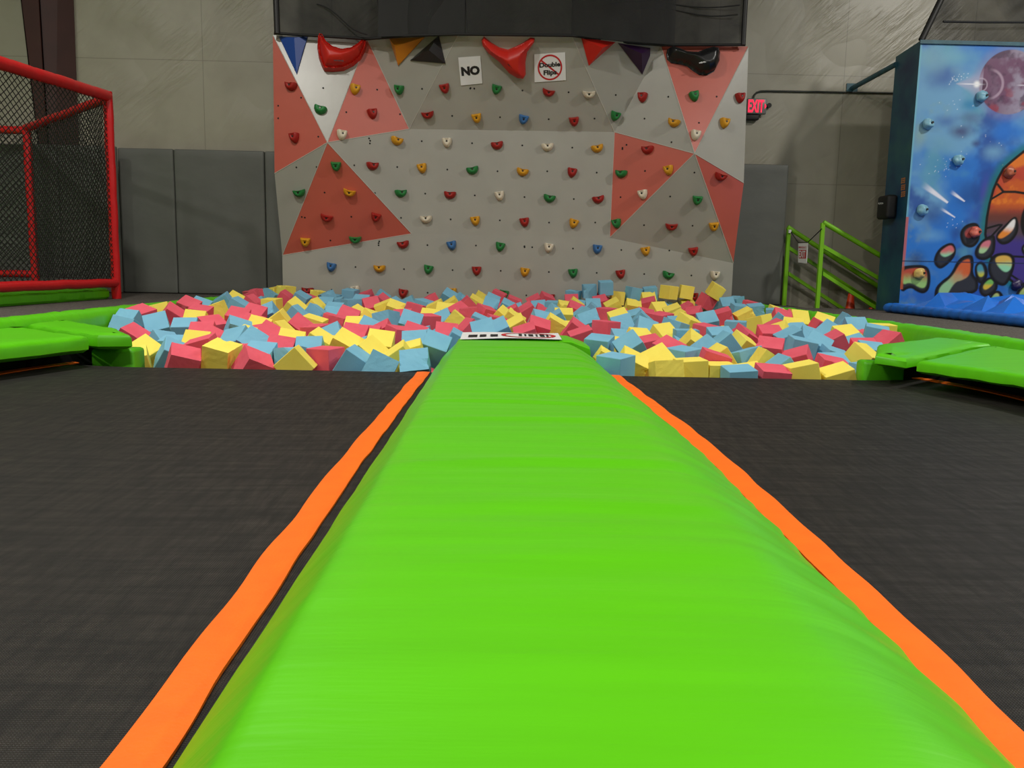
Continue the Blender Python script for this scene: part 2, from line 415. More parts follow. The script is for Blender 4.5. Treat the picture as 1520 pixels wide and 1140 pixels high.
#=====CLIMB=====
V = {}
def cv(name, x, y, out): V[name] = at(x, y, YB - out)
cv('TL', 405, 52, .28); cv('TR', 1111, 69, .16); cv('T1', 545, 58, .17); cv('T2', 680, 52, .44); cv('T3', 849, 54, .46); cv('T4', 981, 68, .24)
cv('V1', 486, 211.5, .44); cv('V5', 1031, 228, .42); cv('V3', 607.5, 191.5, .03); cv('V4', 912, 196, .03)
cv('L1', 407.6, 257.5, .27); cv('L2', 419, 379, .0); cv('V2', 611, 347, .0); cv('V6', 905, 353, .0)
cv('R1', 1104, 271.5, .25); cv('R2', 1088.5, 390.5, .0)
bl = at(420, 435, YB); br_ = at(1087, 450, YB)
V['BL'] = Vector((V['L2'].x, YB, -.9)); V['BR'] = Vector((V['R2'].x, YB, -.9))
V['B2'] = Vector((V['V2'].x, YB, -.9)); V['B6'] = Vector((V['V6'].x, YB, -.9))
GREY = ['TL T1 V1', 'T1 T2 V3', 'T2 T3 V4', 'T2 V4 V3', 'T3 T4 V4', 'V4 T4 V5', 'TR R1 V5', 'V1 V3 V2', 'V1 L2 L1'.replace('L2 L1', 'L1 L2'),
        'V3 V4 V6', 'V3 V6 V2', 'V5 R2 V6', 'L2 V2 B2', 'L2 B2 BL', 'V2 V6 B6', 'V2 B6 B2', 'V6 R2 BR', 'V6 BR B6']
GREY = [g for g in GREY if g != 'V1 L1 L2'] + ['V1 L1 L2']
RED = ['TL V1 L1', 'T1 V3 V1', 'V1 L2 V2', 'V4 V5 V6', 'V5 R1 R2', 'T4 TR V5']
TRI = [tuple(V[k] for k in s.split()) for s in GREY + RED]
def wall_hit(x, y):
    d = ray(x, y); best = None
    for a, b, c in TRI:
        p = intersect_ray_tri(a, b, c, d, EYE, True)
        if p is not None and (best is None or (p - EYE).length < (best[0] - EYE).length):
            n = (b - a).cross(c - a).normalized()
            if n.y > 0: n = -n
            best = (p, n)
    return best
cw = thing('climbing_wall', 'faceted grey and salmon climbing wall behind the foam pit', 'climbing wall', (0, YB, -.9), kind='thing')
def wl(p): return Vector(p) - Vector((0, YB, -.9))
mb = MB()
for s in GREY:
    mb.add([wl(V[k]) for k in s.split()], [(0, 1, 2)])
# sides and top going back to the framing
outline = ['BL', 'L2', 'L1', 'TL', 'T1', 'T2', 'T3', 'T4', 'TR', 'R1', 'R2', 'BR']
for a, b in zip(outline, outline[1:]):
    A, B = V[a], V[b]; back = 10.55
    mb.add([wl(A), wl(B), wl((B.x, back, B.z)), wl((A.x, back, A.z))], [(0, 1, 2, 3)])
GP = mb
for s in RED:
    mb = MB(); mb.add([wl(V[k]) for k in s.split()], [(0, 1, 2)])
    o = mb.build('red_panel', M['red_paint'], cw, fixn=False); o['label'] = 'salmon red painted triangle panel'
# filler seams between facets
for s in ('TL V1', 'V1 T1', 'T1 V3', 'V1 V3', 'V1 L1', 'V1 L2', 'V1 V2', 'L2 V2', 'T2 V3', 'T3 V4', 'T4 V5', 'V4 V5', 'V5 V6', 'V5 R1', 'V5 R2', 'TR V5', 'V4 V6'):
    a, b = (V[k] for k in s.split()); off = Vector((0, -.001, 0))
    sm = MB(); sm.tube([wl(a + off * 0), wl(b + off * 0)], .0045, 6); sm.build('seam', M['grey_edge'], cw)

HOLDS = [
 [(433,128,'r','w'),(526.6,132.5,'y','p'),(593,132,'g','p'),(660,130,'r','p'),(737,131.5,'g','p'),(814,136.5,'r','w'),(874,139,'w','w'),(954,144,'r','p'),(1030,143,'g','p'),(1097.5,145,'r','p')],
 [(475.5,163.5,'g','w'),(552.5,168.5,'r','p'),(635,169.5,'r','w'),(707.5,174,'y','p'),(777,176,'b','p'),(852,179,'r','p'),(913,171,'g','p'),(1000.5,182,'y','w'),(1074.5,182.5,'y','p')],
 [(438,204,'r','p'),(507,200,'w','p'),(588.6,209,'y','w'),(663.5,211,'w','p'),(738,215.5,'r','w'),(812.5,218,'w','w'),(886.5,220,'y','w'),(961.5,222,'r','w'),(1032,201,'w','p')],
 [(499,245.5,'g','p'),(552.6,246,'r','w'),(626.5,249,'y','p'),(701.5,252.5,'g','w'),(775.5,255,'y','w'),(849,255.5,'r','p'),(922.5,257.5,'g','w'),(992.5,252,'y','p'),(1069,261.5,'r','w')],
 [(445,285.5,'g','w'),(518.6,285,'y','w'),(594.5,286.5,'g','w'),(668,289,'r','w'),(741.5,290,'w','p'),(815.5,294,'g','w'),(888,295.5,'r','w'),(954.5,288,'w','p'),(1035,296,'g','p')],
 [(485,322.5,'r','w'),(558,321.5,'r','p'),(632.5,325,'w','w'),(705.5,327,'y','p'),(778.5,329,'r','p'),(851.5,331,'y','p'),(915.5,331,'g','p'),(996.5,335.5,'r','w'),(1059.5,335,'y','p')],
 [(453.5,358,'y','p'),(527.5,354.5,'g','w'),(598.5,362.5,'r','w'),(670.5,363.5,'b','p'),(742.5,365.5,'g','p'),(814.5,367,'w','p'),(886.5,369,'b','p'),(958,372,'y','p'),(1029,372,'r','p')],
 [(492,395.5,'b','p'),(563.5,398,'y','w'),(636,399,'g','p'),(707.5,401,'r','p'),(779,403,'y','p'),(850.5,404.5,'g','p'),(921,406,'r','p'),(991.5,408,'g','w'),(1061,408,'w','p')],
 [(457,431,'r','w'),(527.5,430,'w','p'),(598.5,434.5,'r','p'),(671,433,'y','p'),(748,436,'g','p'),(814.5,440,'r','w'),(1029,440,'r','p')],
]
CN = dict(r='red', y='yellow', g='green', w='white', b='blue')
def hold_mesh(shape):
    pts = []
    if shape == 'w':    # wide: flat, slightly hollow upper lip over a half round
        for t in np.linspace(0, 1, 9)[:-1]: pts.append((-.072 + .144 * t, .034 - .012 * math.sin(math.pi * t)))
        for t in np.linspace(0, math.pi, 15): pts.append((.074 * math.cos(t), .030 - .082 * math.sin(t) ** .9))
    else:               # shield: narrower, pointed below
        for t in np.linspace(0, 1, 9)[:-1]: pts.append((-.056 + .112 * t, .044 - .004 * math.sin(math.pi * t)))
        for t in np.linspace(0, math.pi, 15):
            c = math.cos(t); s = math.sin(t)
            pts.append((.059 * c * (1 - .12 * s * (1 - abs(c))), .038 - .104 * s ** 1.0))
    q = [pts[0]]
    for p in pts[1:]:
        if math.dist(p, q[-1]) > .004: q.append(p)
    if math.dist(q[0], q[-1]) < .004: q.pop()
    mb = MB(); rings = []
    for s, h, dy in ((1, 0, 0), (1.0, .012, 0), (.93, .038, .004), (.78, .058, .010), (.55, .066, .014), (.30, .060, .012), (.10, .052, .008)):
        rings.append([Vector((x * s, -h, z * s + dy)) for x, z in q])
    mb.loft(rings)
    return mb
holds_root = {}
HM = {}
for sh in 'wp':
    for c, cn in CN.items():
        o = hold_mesh(sh).build('climbing_hold', M['hold_' + cn], None, 60); HM[c, sh] = o.data
        bpy.data.objects.remove(o)
bt = MB(); bt.tube([(0, -.0505, .006), (0, -.062, .006)], .011, 10); bo = bt.build('bolt', M['steel'], None, 40); BOLT = bo.data; bpy.data.objects.remove(bo)
def basis(n):
    n = Vector(n); z = Vector((0, 0, 1)); y = -n; x = y.cross(z).normalized(); z = x.cross(y).normalized()
    mm = Matrix.Identity(3); mm.col[0] = x; mm.col[1] = y; mm.col[2] = z; return mm
rows = ['top row', 'second row', 'third row', 'fourth row', 'fifth row', 'sixth row', 'seventh row', 'eighth row', 'lowest row by the foam']
hr = random.Random(5)
holes = MB()
def hole(x, y):
    h = wall_hit(x, y)
    if not h: return
    p, n = h; B = basis(n)
    holes.add([wl(p + n * .0015 + B @ Vector((.011 * math.cos(a), 0, .011 * math.sin(a)))) for a in np.linspace(0, 2 * math.pi, 9)[:-1]], [tuple(range(8))])
for ri, row in enumerate(HOLDS):
    for k, (x, y, c, sh) in enumerate(row):
        hit = wall_hit(x, y)
        if not hit: print('hold misses', x, y); continue
        p, n = hit
        o = thing('climbing_hold', '%s %s climbing hold, %s from left in %s of holds' % ('wide' if sh == 'w' else 'pointed', CN[c], ORD[k], rows[ri]), 'climbing hold',
                  p + n * .004, 'climbing holds on the grey wall')
        o.rotation_mode = 'QUATERNION'
        o.rotation_quaternion = (basis(n) @ Matrix.Rotation(math.radians(hr.uniform(-14, 14)), 3, 'Y')).to_quaternion()
        o.scale = (1, 1, 1)
        b = link(bpy.data.objects.new('hold_body', HM[c, sh]), o)
        link(bpy.data.objects.new('bolt', BOLT), o)
        if k + 1 < len(row):
            hole((x + row[k + 1][0]) / 2, (y + row[k + 1][1]) / 2 + hr.uniform(-1, 1))
for x, y in ((549.5, 209), (549, 213), (930, 215), (924, 219.5), (698, 131.5), (704, 131.5), (448, 322), (452.5, 323), (562, 361), (562, 364), (778.6, 367), (790, 367), (413, 175.5), (470, 248), (440, 248.5), (413, 157), (447, 145)):
    hole(x, y)
GP.add(holes.v, holes.f, 1)
GP.build('grey_panel', None, cw, None, mats=[M['grey_paint'], M['hole']], fixn=False)

# big volumes along the top of the wall
def cr2(pts): return [(400 + x / 4.222, y / 4.222) for x, y in pts]
def cr3(pts): return [(750 + x / 4, y / 4) for x, y in pts]
def big_volume(name, label, cat, outline, mat, h, apex=None, flat=.35, lip=0):
    base = []; ns = Vector()
    for x, y in outline:
        hit = wall_hit(x, y + (0 if y > 62 else 0)) or wall_hit(x, y + 6)
        if not hit:
            hit = wall_hit(x, y + 14)
        P0, n = hit
        d = ray(x, y); s = (P0 - EYE).dot(n) / d.dot(n)      # same facet plane, exact pixel
        q = EYE + d * s
        base.append(q); ns += n
    n = ns.normalized(); B = basis(n); c = sum(base, Vector()) / len(base); Bi = B.transposed()
    t = thing(name, label, cat, c, 'large holds along the top of the climbing wall')
    loc = [Bi @ (p - c) for p in base]          # x right, y into wall, z up
    front = min(v.y for v in loc)
    mb = MB()
    P2 = [(v.x, v.z) for v in loc]
    def ring(d, yy):
        q = inset(P2, d) if d else [Vector(p) for p in P2]
        return [B @ Vector((p[0], yy, p[1])) for p in q]
    bs = [B @ v + n * .002 for v in loc]
    if apex is not None:
        e2 = [B @ (v + Vector((0, -.012, 0))) for v in loc]
        e3 = [B @ (v * .97 + Vector((0, -.02, 0))) for v in loc]
        mb.loft([bs, e2, e3], False)
        dd = ray(*apex); s = (c - EYE).dot(n) / dd.dot(n); ap = Bi @ (EYE + dd * s - c); ap.y = front - h
        k = len(mb.v); mb.add(e3 + [B @ ap], [(i, (i + 1) % len(e3), len(e3)) for i in range(len(e3))])
        mb.build('volume_body', mat, t, 20)
    else:
        from mathutils.geometry import delaunay_2d_cdt
        Q = [Vector(p) for p in P2]; D = []
        for i in range(len(Q)):                    # finer rim
            a_, b_ = Q[i], Q[(i + 1) % len(Q)]; k = max(1, int((b_ - a_).length / .02))
            D += [(a_.lerp(b_, j / k), loc[i].y * (1 - j / k) + loc[(i + 1) % len(Q)].y * j / k) for j in range(k)]
        def dist(p):
            best = 9
            for i in range(len(D)):
                a_, b_ = D[i][0], D[(i + 1) % len(D)][0]; e = b_ - a_; tt = max(0, min(1, (p - a_).dot(e) / max(e.dot(e), 1e-9)))
                best = min(best, (p - a_ - e * tt).length)
            return best
        inn = []
        lo_ = Vector((min(q.x for q in Q), min(q.y for q in Q))); hi_ = Vector((max(q.x for q in Q), max(q.y for q in Q)))
        from mathutils.geometry import intersect_point_tri_2d
        def inside(p):
            c_ = False
            for i in range(len(Q)):
                a_, b_ = Q[i], Q[(i + 1) % len(Q)]
                if (a_.y > p.y) != (b_.y > p.y) and p.x < (b_.x - a_.x) * (p.y - a_.y) / (b_.y - a_.y) + a_.x: c_ = not c_
            return c_
        x_ = lo_.x
        while x_ < hi_.x:
            y_ = lo_.y
            while y_ < hi_.y:
                p_ = Vector((x_ + .003 * math.sin(y_ * 90), y_ + .003 * math.sin(x_ * 70)))
                if inside(p_) and dist(p_) > .006: inn.append(p_)
                y_ += .009
            x_ += .009
        nb = len(D); out = delaunay_2d_cdt([d_[0] for d_ in D] + inn, [], [list(range(nb))], 1, 1e-5)
        vs_, fs_ = out[0], out[2]
        def hgt(d_):
            rim = h * .45 * min(1, d_ / .012) ** .5
            body = h * .55 * math.sin(min(1, max(0, d_ - lip * .022) / .10) * math.pi / 2)
            groove = -.03 * math.exp(-((d_ - .026) / .008) ** 2) * lip
            return rim + body + groove
        top_ = [B @ Vector((v_.x, front - hgt(dist(v_)) + .0, v_.y)) for v_ in vs_]
        mb.add(top_, [tuple(f_) for f_ in fs_])
        mb.loft([[B @ Vector((d_[0].x, d_[1], d_[0].y)) + n * .002 for d_ in D], [B @ Vector((d_[0].x, front, d_[0].y)) for d_ in D]], False)
        o_ = mb.build('volume_body', mat, t, 50, fixn=False)
        bm = bmesh.new(); bm.from_mesh(o_.data); bmesh.ops.remove_doubles(bm, verts=bm.verts, dist=.0008); bmesh.ops.recalc_face_normals(bm, faces=bm.faces); bm.to_mesh(o_.data); bm.free()
    return t, c, n, B
def small_text_strip(t, c, n, B, x, y, w, ang, mat, h):
    """tiny maker's lettering, too small to read: a row of short strokes"""
    dd = ray(x, y); s = (c + n * h - EYE).dot(n) / dd.dot(n); p = EYE + dd * s - c
    mb = MB(); R = B @ Matrix.Rotation(ang, 3, 'Y'); k = 9
    for i in range(k):
        u = (i - (k - 1) / 2) * w / k
        a, b2 = w / k * .36, .0055 + .002 * ((i * 7) % 3)
        mb.add([p + R @ Vector((u + sx * a, 0, sz * b2)) for sx, sz in ((-1, -1), (1, -1), (1, 1), (-1, 1))], [(0, 1, 2, 3)])
    mb.build('lettering', mat, t, fixn=False)
big_volume('pyramid_volume', 'blue triangular volume at the top left of climbing wall', 'climbing volume', cr2([(60, 232), (242, 228), (172, 468)]), M['vol_blue'], .10, apex=(438.5, 62))
o6 = lambda pts: [(400 + x / 6.333, 40 + y / 6.333) for x, y in pts]
v = big_volume('crescent_volume', 'glossy red crescent volume opening upward, upper left of wall', 'climbing volume',
    o6([(468, 88), (505, 95), (540, 160), (600, 205), (680, 228), (760, 215), (822, 180), (878, 122), (906, 128), (918, 160), (900, 230), (860, 310), (790, 370), (700, 415), (600, 425), (515, 420), (490, 370), (465, 300), (450, 210), (455, 120)]), M['vol_red'], .20, lip=1)
small_text_strip(*v, 502.5, 90, .11, 0, M['ink'], .185)
big_volume('pyramid_volume', 'orange triangular volume beside the black one', 'climbing volume', cr2([(753, 240), (975, 232), (808, 412)]), M['vol_orange'], .13, apex=(592, 69))
big_volume('pyramid_volume', 'black pyramid volume left of the NO sign', 'climbing volume', cr2([(1062, 222), (882, 378), (1105, 398)]), M['vol_black'], .16, apex=(642, 73))
pts = cr2([(1345, 228), (1385, 262), (1440, 296)]) + cr3([(15, 294), (60, 276), (110, 250), (150, 222), (175, 226), (172, 250), (130, 310), (120, 370), (122, 440), (108, 465), (70, 460), (20, 430)]) + cr2([(1440, 385), (1370, 330), (1335, 285), (1328, 250)])
v = big_volume('curved_volume', 'glossy red curved volume between the NO and Double Flips signs', 'climbing volume', pts, M['vol_red'], .17)
small_text_strip(*v, 759, 99, .10, .6, M['ink'], .168)
big_volume('pyramid_volume', 'red triangular pyramid volume right of the Double Flips sign', 'climbing volume', cr3([(450, 222), (652, 250), (495, 390)]), M['vol_red'], .20, apex=(887, 69))
big_volume('pyramid_volume', 'dark purple triangular volume near the upper right', 'climbing volume', cr3([(668, 255), (860, 285), (858, 330), (812, 442)]), M['vol_purple'], .15, apex=(946, 78))
v = big_volume('kidney_volume', 'black kidney shaped volume on the upper right red panel', 'climbing volume',
    cr3([(955, 325), (960, 298), (985, 289), (1020, 300), (1070, 320), (1130, 322), (1180, 302), (1220, 291), (1255, 300), (1266, 335), (1262, 380), (1240, 425), (1200, 448), (1150, 446), (1110, 420), (1080, 395), (1040, 384), (985, 376), (960, 355)]), M['vol_black'], .18)
small_text_strip(*v, 1045, 92, .12, -.25, M['lettering_white'], .176)

# printed signs on the overhang
def wall_sign(name, label, cor):
    hits = [wall_hit(*c) for c in cor]; n = hits[0][1]
    P4 = [h[0] + n * .003 for h in hits]; c = sum(P4, Vector()) / 4
    t = thing(name, label, 'sign', c)
    mb = MB(); mb.loft([[p - c for p in P4], [p - c + n * .006 for p in P4]]); mb.build('sign_board', M['white_sign'], t)
    r = ((P4[1] - P4[0]) + (P4[2] - P4[3])).normalized(); u = -(r.cross(n)).normalized()
    if u.z < 0: u = -u
    return t, r, u, (P4[1] - P4[0]).length, (P4[0] - P4[3]).length, n
t, r, u, w, h, n = wall_sign('printed_sign', 'white paper sign reading NO on the climbing wall', cr2([(1183, 360), (1322, 350), (1334, 522), (1200, 535)]))
put_text('lettering', 'NO', t, n * .0075, r, u, w * .84, h * .33, M['ink'], .06)
t, r, u, w, h, n = wall_sign('prohibition_sign', 'white square sign with red no-symbol over the words Double Flips', cr3([(172, 322), (355, 310), (360, 475), (174, 488)]))
put_text('lettering', 'Double', t, n * .0075 + u * h * .10, r, u, w * .68, h * .17, M['ink'], .04)
put_text('lettering', 'Flips', t, n * .0075 - u * h * .20, r, u, w * .43, h * .23, M['ink'], .04)
mb = MB(); R0, R1 = h * .46, h * .40
ang = np.linspace(0, 2 * math.pi, 49)[:-1]
mb.loft([[n * .0078 + r * (q * math.cos(a)) + u * (q * math.sin(a)) for a in ang] for q in (R0, R1)], False)
d1 = (r * .76 - u * .65).normalized(); d2 = (r * .65 + u * .76).normalized()
mb.add([n * .0082 + d1 * (sx * R1 * 1.02) + d2 * (sz * h * .03) for sx, sz in ((-1, -1), (1, -1), (1, 1), (-1, 1))], [(0, 1, 2, 3)])
mb.build('prohibition_symbol', M['sign_red'], t, fixn=False)

# black netting hung along the top of the wall
def drape(name, pts, hems, top, mat, parent, seed, amp=.05):
    """pts: bottom points (world); rises by `top`"""
    mb = MB(); nu, nv = 90, 16; P = [Vector(p) for p in pts]; rowsv = []
    L = [0]
    for a, b in zip(P, P[1:]): L.append(L[-1] + (b - a).length)
    def along(s):
        for i in range(len(P) - 1):
            if s <= L[i + 1] or i == len(P) - 2:
                return P[i].lerp(P[i + 1], (s - L[i]) / (L[i + 1] - L[i]))
    for j in range(nv + 1):
        v = j / nv; rw = []
        for i in range(nu + 1):
            s = L[-1] * i / nu; p = along(s)
            k = mnoise.noise(Vector((s * 2.2 + v * 1.5, v * 2.0, seed))) + .5 * mnoise.noise(Vector((s * 6 - v * 4, v * 3, seed + 4)))
            rw.append(p + Vector((0, -amp * k * (.25 + v) , top * v)))
        rowsv.append(rw)
    mb.grid(rowsv)
    return mb.build(name, mat, parent, 60, fixn=False)
dr = thing('netting_drape', 'sheer black netting hung above the climbing wall', 'netting')
hem = [at(x, y - 2.0, V[k].y - .075) for x, y, k in ((407, 51.5, 'TL'), (545, 58, 'T1'), (610, 55, 'T2'), (680, 53, 'T2'), (849, 55, 'T3'), (905, 63, 'T4'), (981, 69, 'T4'), (1106, 68.5, 'TR'))]
for i in (1,): hem[i] = at(545, 58, V['T1'].y - .09)
drape('net_panel', hem, None, 1.5, M['net_cloth'], dr, 2.0)
h2 = [p + Vector((0, -.03, .01)) for p in (at(562, 57, V['T2'].y - .02), at(690, 53, V['T2'].y - .06))]
drape('net_panel', h2, None, 1.5, M['net_dense'], dr, 9.0, .02)
h2 = [p + Vector((0, -.03, .01)) for p in (at(848, 54.5, V['T3'].y - .04), at(905, 62, V['T4'].y - .28), at(1000, 69, V['T4'].y - .05))]
drape('net_panel', [p for p in h2], None, 1.5, M['net_cloth'], dr, 14.0, .02)
mb = MB(); mb.tube([p + Vector((0, -.005, 0)) for p in hem], .016, 8); mb.build('hem_cord', M['net_black'], dr, 50)
for x, y, k in ((411.5, 50, 'TL'), (1103, 67, 'TR')):
    p = at(x, y, V[k].y - .09); mb = MB(); mb.tube([p, p + Vector((-.03 if x < 500 else .0, 0, 1.5))], .033 if x < 500 else .028, 10); mb.build('net_pole', M['black_steel'], dr, 50)
for (x0, y0, x1, y1, yy) in ((470, 6, 545, 52, 9.85), (560, 0, 566, 55, 9.8), (690, 0, 695, 50, 9.72), (850, 0, 852, 50, 9.7), (905, 5, 1098, 8, 9.9), (940, 14, 1095, 22, 9.9)):
    a, b = at(x0, y0, yy), at(x1, y1, yy); pts = [a.lerp(b, i / 8) + Vector((0, 0, .03 * math.sin(i * .8))) for i in range(9)]
    fold = MB(); fold.tube(pts, .007, 6); fold.build('fold_seam', M['net_black'], dr, 50)

#=====PIT=====
# padded borders along both sides of the pit
def border(X, side, y0, y1, label):
    mb = MB(); rings = []; n = max(8, int((y1 - y0) / .035))
    prof = [(0, -.02), (-.004, .06), (-.002, .14), (.012, .18), (.04, .198), (.09, .203), (.14, .198), (.165, .18), (.175, .14), (.175, .05), (.17, -.02)]
    for i in range(n + 1):
        y = y0 + (y1 - y0) * i / n; rg = []
        for k, (a, z) in enumerate(prof):
            w = .008 * mnoise.noise(Vector((k * .6, y * 9, side * 3))) + .005 * mnoise.noise(Vector((k * .5, y * 26, side)))
            e = 1 - .35 * (i in (0, n))
            ax = .0875 + (a - .0875) * e
            rg.append(Vector((X + side * (ax + w * .6), y, z + w if z > 0 else z)))
        rings.append(rg)
    mb.loft(rings)
    return tag(mb.build('pit_border_pad', M['green'], None, 50), label, 'border pad', 'green border pads of the foam pit')
XL, XR = -2.84, 2.915
border(XL, -1, .2, 7.7, 'green rolled border pad, nearer part of the left pit edge')
border(XL, -1, 7.715, 10.15, 'green rolled border pad, far part of the left pit edge')
border(XR, 1, .2, 7.68, 'green rolled border pad, nearer part of the right pit edge')
border(XR, 1, 7.695, 10.12, 'green rolled border pad, far part of the right pit edge')
def pit_wall(lo, hi, label):
    return tag(rbox('pit_side_pad', lo, hi, .02, M['green_dull'], None, 2), label, 'pit wall pad', 'green pads lining the foam pit')
pit_wall((XL - .17, 4.95, -.9), (XL - .012, 10.15, -.03), 'green lining pad below the left pit border')
pit_wall((XR + .012, 4.85, -.9), (XR + .17, 10.12, -.03), 'green lining pad below the right pit border')
mb = MB(); mb.box((-2.16, 4.33, -.9), (2.16, 4.40, -.07)); mb.box((-2.82, 4.64, -.9), (-2.22, 4.70, .07)); mb.box((2.24, 4.58, -.9), (2.90, 4.64, .06)); tag(mb.build('pit_front_board', M['black_steel']), 'black board under the far trampoline edges facing the pit', 'pit wall')
pit_wall((-2.20, 4.47, -.9), (-1.97, 4.63, .075), 'green upright corner pad under the left corner cushion')
pit_wall((1.99, 4.46, -.9), (2.22, 4.575, .085), 'green upright corner pad under the right corner cushion')

# corner cushions around the trampoline frame
def frame_rail(t, lo, hi):
    mb = MB(); mb.box(lo, hi); mb.build('frame_rail', M['black_steel'], t)
t = thing('frame_pad', 'long green frame pad beside the left trampoline', 'frame pad', group='green frame pads')
pad('cushion', [(-2.40, .2), (-2.26, 3.74), (-2.115, 4.285), (-2.79, 4.85), (-2.80, .2)], .075, .16, .035, M['green'], t)
frame_rail(t, (-2.80, .2, -.05), (-2.62, 4.6, .078))
t = thing('corner_pad', 'green chamfered corner pad at the front left pit corner', 'corner pad', group='green corner pads')
pad('cushion', [(-2.085, 4.318), (-1.93, 4.37), (-2.17, 4.74), (-2.74, 5.31), (-2.80, 5.31), (-2.80, 4.96), (-2.755, 4.91)], .085, .168, .035, M['green'], t)
frame_rail(t, (-2.82, 4.93, -.045), (-2.72, 5.28, .088))
t = thing('frame_pad', 'long green frame pad beside the right trampoline', 'frame pad', group='green frame pads')
pad('cushion', [(2.40, .2), (2.2, 3.48), (2.065, 4.04), (2.77, 4.7), (2.87, 4.74), (2.87, .2)], .090, [.16, .145, .135, .16, .16, .16], .035, M['green'], t)
frame_rail(t, (2.66, .2, -.05), (2.86, 4.4, .092))
t = thing('corner_pad', 'green chamfered corner pad at the front right pit corner', 'corner pad', group='green corner pads')
pad('cushion', [(2.035, 4.085), (1.90, 4.14), (2.12, 4.60), (2.74, 5.19), (2.87, 5.19), (2.87, 4.79), (2.75, 4.745)], .105, [.14, .155, .17, .17, .17, .17, .165], .035, M['green'], t)
frame_rail(t, (2.80, 4.79, -.045), (2.86, 5.15, .107))

# trampolines: woven bed and orange edge webbing
def trampoline(side, label):
    t = thing('trampoline', label, 'trampoline', group='trampolines either side of the runner')
    xi = -.28 if side < 0 else .50; xo = side * 2.43
    mb = MB(); rowsv = []; ny = 60; nx = 40
    for j in range(ny + 1):
        y = -1.2 + 5.5 * j / ny; rw = []
        for i in range(nx + 1):
            u = i / nx; x = xi + (xo - xi) * u
            yy = y
            if j > ny - 8:      # the far hem bows towards the pit at the outer corner
                k = (j - (ny - 8)) / 8; q = max(0, (abs(x) - 1.9) / .5)
                yy = y + k * .15 * q * q * (1.6 - q)
                if q > .75: x = x - side * .12 * (q - .75) / .25 * k
            z = -.012 * math.sin(math.pi * min(1, max(0, (y + 1.2) / 5.5))) * math.sin(math.pi * u)
            rw.append(Vector((x, yy, z)))
        rowsv.append(rw)
    mb.grid(rowsv)
    # hem fold at the pit end
    last = rowsv[-1]; mb.grid([last, [p + Vector((0, .012, -.008)) for p in last], [p + Vector((0, .008, -.06)) for p in last]])
    mb.build('bed', M['bed'], t, 50, fixn=False)
    def stripe(path, w):
        mb = MB(); a = []; b = []; a2 = []; b2 = []
        n = len(path)
        for i, p in enumerate(path):
            tt = (path[min(i + 1, n - 1)] - path[max(i - 1, 0)]).normalized(); nn = Vector((-tt.y, tt.x, 0))
            w1 = w / 2 + .004 * mnoise.noise(Vector((p.y * 5.5, side * 2 + p.x, 1))); w2 = w / 2 + .005 * mnoise.noise(Vector((p.y * 6.5, side * 2 + p.x, 7)))
            z = .004 + .002 * mnoise.noise(Vector((p.y * 6, 2, side)))
            a.append(p + nn * w1 + Vector((0, 0, z))); b.append(p - nn * w2 + Vector((0, 0, z)))
            a2.append(p + nn * w1 + Vector((0, 0, -.001))); b2.append(p - nn * w2 + Vector((0, 0, -.001)))
        mb.grid([a2, a, [x.lerp(y, .5) + Vector((0, 0, .0015)) for x, y in zip(a, b)], b, b2]); mb.build('edge_stripe', M['orange'], t, 60, fixn=False)
    xs = -.400 if side < 0 else .632
    xc = (lambda y: float(np.interp(y, [.85, 1.1, 1.6, 2.15, 3.2, 4.1], [-.388, -.393, -.400, -.408, -.402, -.392]))) if side < 0 else (lambda y: float(np.interp(y, [.5, .9, 1.07, 1.3, 1.65, 2.2, 2.8, 3.4, 4.0, 4.3], [.585, .600, .615, .624, .632, .645, .645, .630, .606, .600])))
    stripe([Vector((xc(y) + .004 * mnoise.noise(Vector((y * 3, side, 0))), y, 0)) for y in np.linspace(-1.2, 4.295, 160)], .066)
    pts = [Vector((side * 2.395, y, 0)) for y in np.linspace(-1.2, 3.7, 60)]
    pts += [Vector((side * (2.395 - .13 * s ** 2), 3.7 + .73 * s, .001)) for s in np.linspace(.08, 1, 14)]
    stripe(pts, .06)
    return t
trampoline(-1, 'black trampoline bed with orange edging, left of the runner')
trampoline(1, 'black trampoline bed with orange edging, right of the runner')

# the long green runner pad between the trampolines
run = thing('runner_pad', 'long green padded runner between the two trampolines', 'runner pad')
def prof(wr):   # (x, z) across the pad, left to right
    return [(-.338, .011), (-.332, .020), (-.310, .044), (-.285, .070), (-.260, .096), (-.246, .110), (-.236, .1165), (-.222, .1195), (-.17, .1215), (-.08, .1225), (.02, .123), (.12, .1235), (.22, .1225), (.31, .121),
            (.375, .118), (.41, .111), (.445, .098), (.487, .075), (.527, .050), (.556, .026), (.574, .011)]
FOLDS = [(2.62, .05, .0030, .022), (2.30, .18, .0026, .03), (1.76, .22, .0034, .035), (1.42, .16, .0022, .04), (3.3, .05, .003, .02), (3.6, -.03, .003, .02), (3.95, .02, .003, .02), (4.2, .0, .0025, .02), (4.5, .03, .003, .025), (1.12, .3, .002, .05), (3.05, .08, .0022, .02), (2.82, .02, .002, .02)]
ny = 420; rowsv = []
